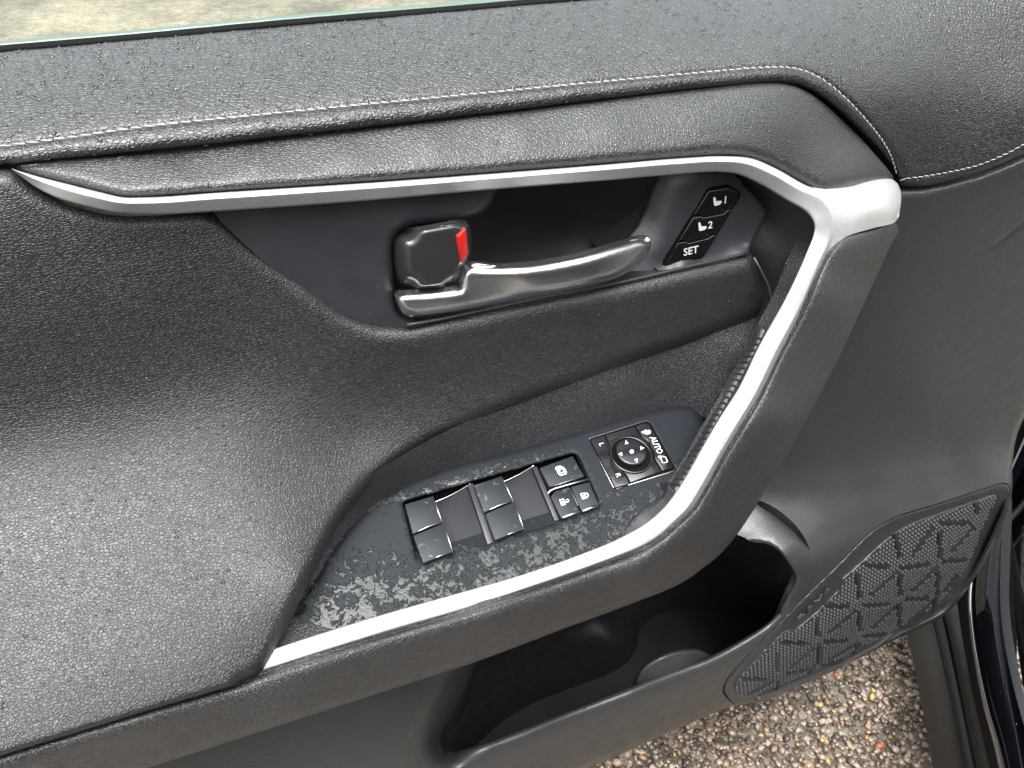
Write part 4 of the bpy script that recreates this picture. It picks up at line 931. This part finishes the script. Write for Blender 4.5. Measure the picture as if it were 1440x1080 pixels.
ico = bmesh.new(); bmesh.ops.create_icosphere(ico, subdivisions=1, radius=1); iv = np.array([v.co[:] for v in ico.verts]); ifc = np.array([[v.index for v in f.verts] for f in ico.faces]); ico.free()
cor = np.array([PZ(u, v, 0)[:2] for u, v in ((820, 1095), (1040, 960), (1280, 830), (1330, 840), (1345, 1095))]); x0, y0 = cor.min(0) - .12; x1, y1 = cor.max(0) + .12
nx_, ny_ = int((x1 - x0) / .0082), int((y1 - y0) / .0082)
gx, gy = np.meshgrid(np.linspace(x0, x1, nx_), np.linspace(y0, y1, ny_)); pc = np.stack([gx.ravel(), gy.ravel()], 1) + rng.normal(0, .0036, (nx_ * ny_, 2)); npb = len(pc)
sc = np.clip(rng.gamma(8, .0045 / 8, npb), .0018, .0072)[:, None] * rng.uniform(.6, 1.45, (npb, 3)) * [1, 1, .7]
ang = rng.uniform(0, 6.28, npb); ca, sa = np.cos(ang), np.sin(ang)
Vp = iv[None] * sc[:, None] * rng.uniform(.74, 1.2, (npb, len(iv), 1)); X_ = Vp[..., 0] * ca[:, None] - Vp[..., 1] * sa[:, None]; Y_ = Vp[..., 0] * sa[:, None] + Vp[..., 1] * ca[:, None]
Vp = np.stack([X_ + pc[:, 0:1], Y_ + pc[:, 1:2], Vp[..., 2] + rng.uniform(.001, .007, (npb, 1))], 2).reshape(-1, 3); Fp = (ifc[None] + (np.arange(npb) * len(iv))[:, None, None]).reshape(-1, 3)
o = mesh('gravel', Vp, Fp, pebble_mat()); at = o.data.attributes.new('tone', 'FLOAT', 'POINT'); at.data.foreach_set('value', np.repeat(rng.beta(2.0, 2.2, npb) * .86 + (rng.uniform(0, 1, npb) < .10) * .25, len(iv)).clip(0, 1).astype(np.float32))
o['kind'] = 'stuff'; o['label'] = 'wet tan, grey and orange pebbles on the ground under the open door'; o['category'] = 'gravel'

# ================================================================ rain drops standing on the trim
def drops(name, surf, count, r_lo, r_hi, filt=None, label='', flatk=.5):
    V, Fc = SURF[surf]; A_ = V[Fc[:, 0]]; B_ = V[Fc[:, 1]]; C_ = V[Fc[:, 2]]; n = np.cross(B_ - A_, C_ - A_); ar = np.linalg.norm(n, axis=1); n = n / ar[:, None]
    c = (A_ + B_ + C_) / 3; wgt = ar.copy()
    if filt is not None: wgt = wgt * filt(c, n)
    idx = rng.choice(len(Fc), count, p=wgt / wgt.sum()); a, b = rng.uniform(0, 1, (2, count)); fl = a + b > 1; a[fl] = 1 - a[fl]; b[fl] = 1 - b[fl]
    P = A_[idx] + (B_ - A_)[idx] * a[:, None] + (C_ - A_)[idx] * b[:, None]; N_ = n[idx]; VV = []; FF = []
    for p, nn_ in zip(P, N_):
        if nn_.dot(CAM - p) < 0: nn_ = -nn_
        r = r_lo + (r_hi - r_lo) * rng.uniform() ** 2.5; t = np.cross(nn_, [0, 0, 1.]); t /= max(np.linalg.norm(t), 1e-6); s = np.cross(nn_, t); base = len(VV); rx = r * rng.uniform(.85, 1.3)
        for rr, hh in ((1, -.12), (.9, .3), (.55, .75)):
            for k in range(7): an = 2*math.pi*k/7; VV.append(p + t*rx*rr*math.cos(an) + s*r*rr*math.sin(an) + nn_*r*hh*flatk*1.1)
        VV.append(p + nn_*r*flatk*1.25)
        for i in range(2):
            for k in range(7): FF.append((base+i*7+k, base+i*7+(k+1) % 7, base+(i+1)*7+(k+1) % 7, base+(i+1)*7+k))
        for k in range(7): FF.append((base+14+k, base+14+(k+1) % 7, base+21))
    o = mesh(name, VV, FF, M_water); o['kind'] = 'stuff'; o['label'] = label; o['category'] = 'raindrops'
drops('raindrops', 'upper_pad', 3400, .0004, .0015, lambda c, n: np.clip(1.1 - c[:, 0] * 1.2, .25, 1.2), 'tiny raindrops beaded on the grey upper door pad')
drops('raindrops', 'padded_insert', 900, .0004, .0011, None, 'tiny raindrops on the padded insert above the silver trim')
drops('raindrops', 'armrest_pad', 1500, .0003, .0011, lambda c, n: np.where(n[:, 2] > .35, 1.0, .18), 'fine raindrops on the grained armrest pad')
drops('raindrops', 'handle_bezel', 80, .0003, .0009, None, 'scattered raindrops on the plastic round the inside handle')
drops('raindrops', 'memory_switch_panel', 45, .0003, .0009, None, 'raindrops around the seat memory buttons')
drops('raindrops', 'soft_roll', 260, .0003, .0009, None, 'raindrops along the soft roll under the silver trim')
drops('raindrops', 'lower_panel', 500, .0003, .0010, lambda c, n: np.where((n[:, 2] > .25) | ((c[:, 0] > .5) & (c[:, 2] > .75)), 1.0, .06), 'fine raindrops on the lower door panel')
drops('raindrops', 'trim_end_cap', 40, .0004, .0012, None, 'raindrops on the silver end cap of the grab handle')
drops('raindrops', 'painted_pillar', 260, .0006, .0022, None, 'raindrops beaded on the glossy black door pillar')
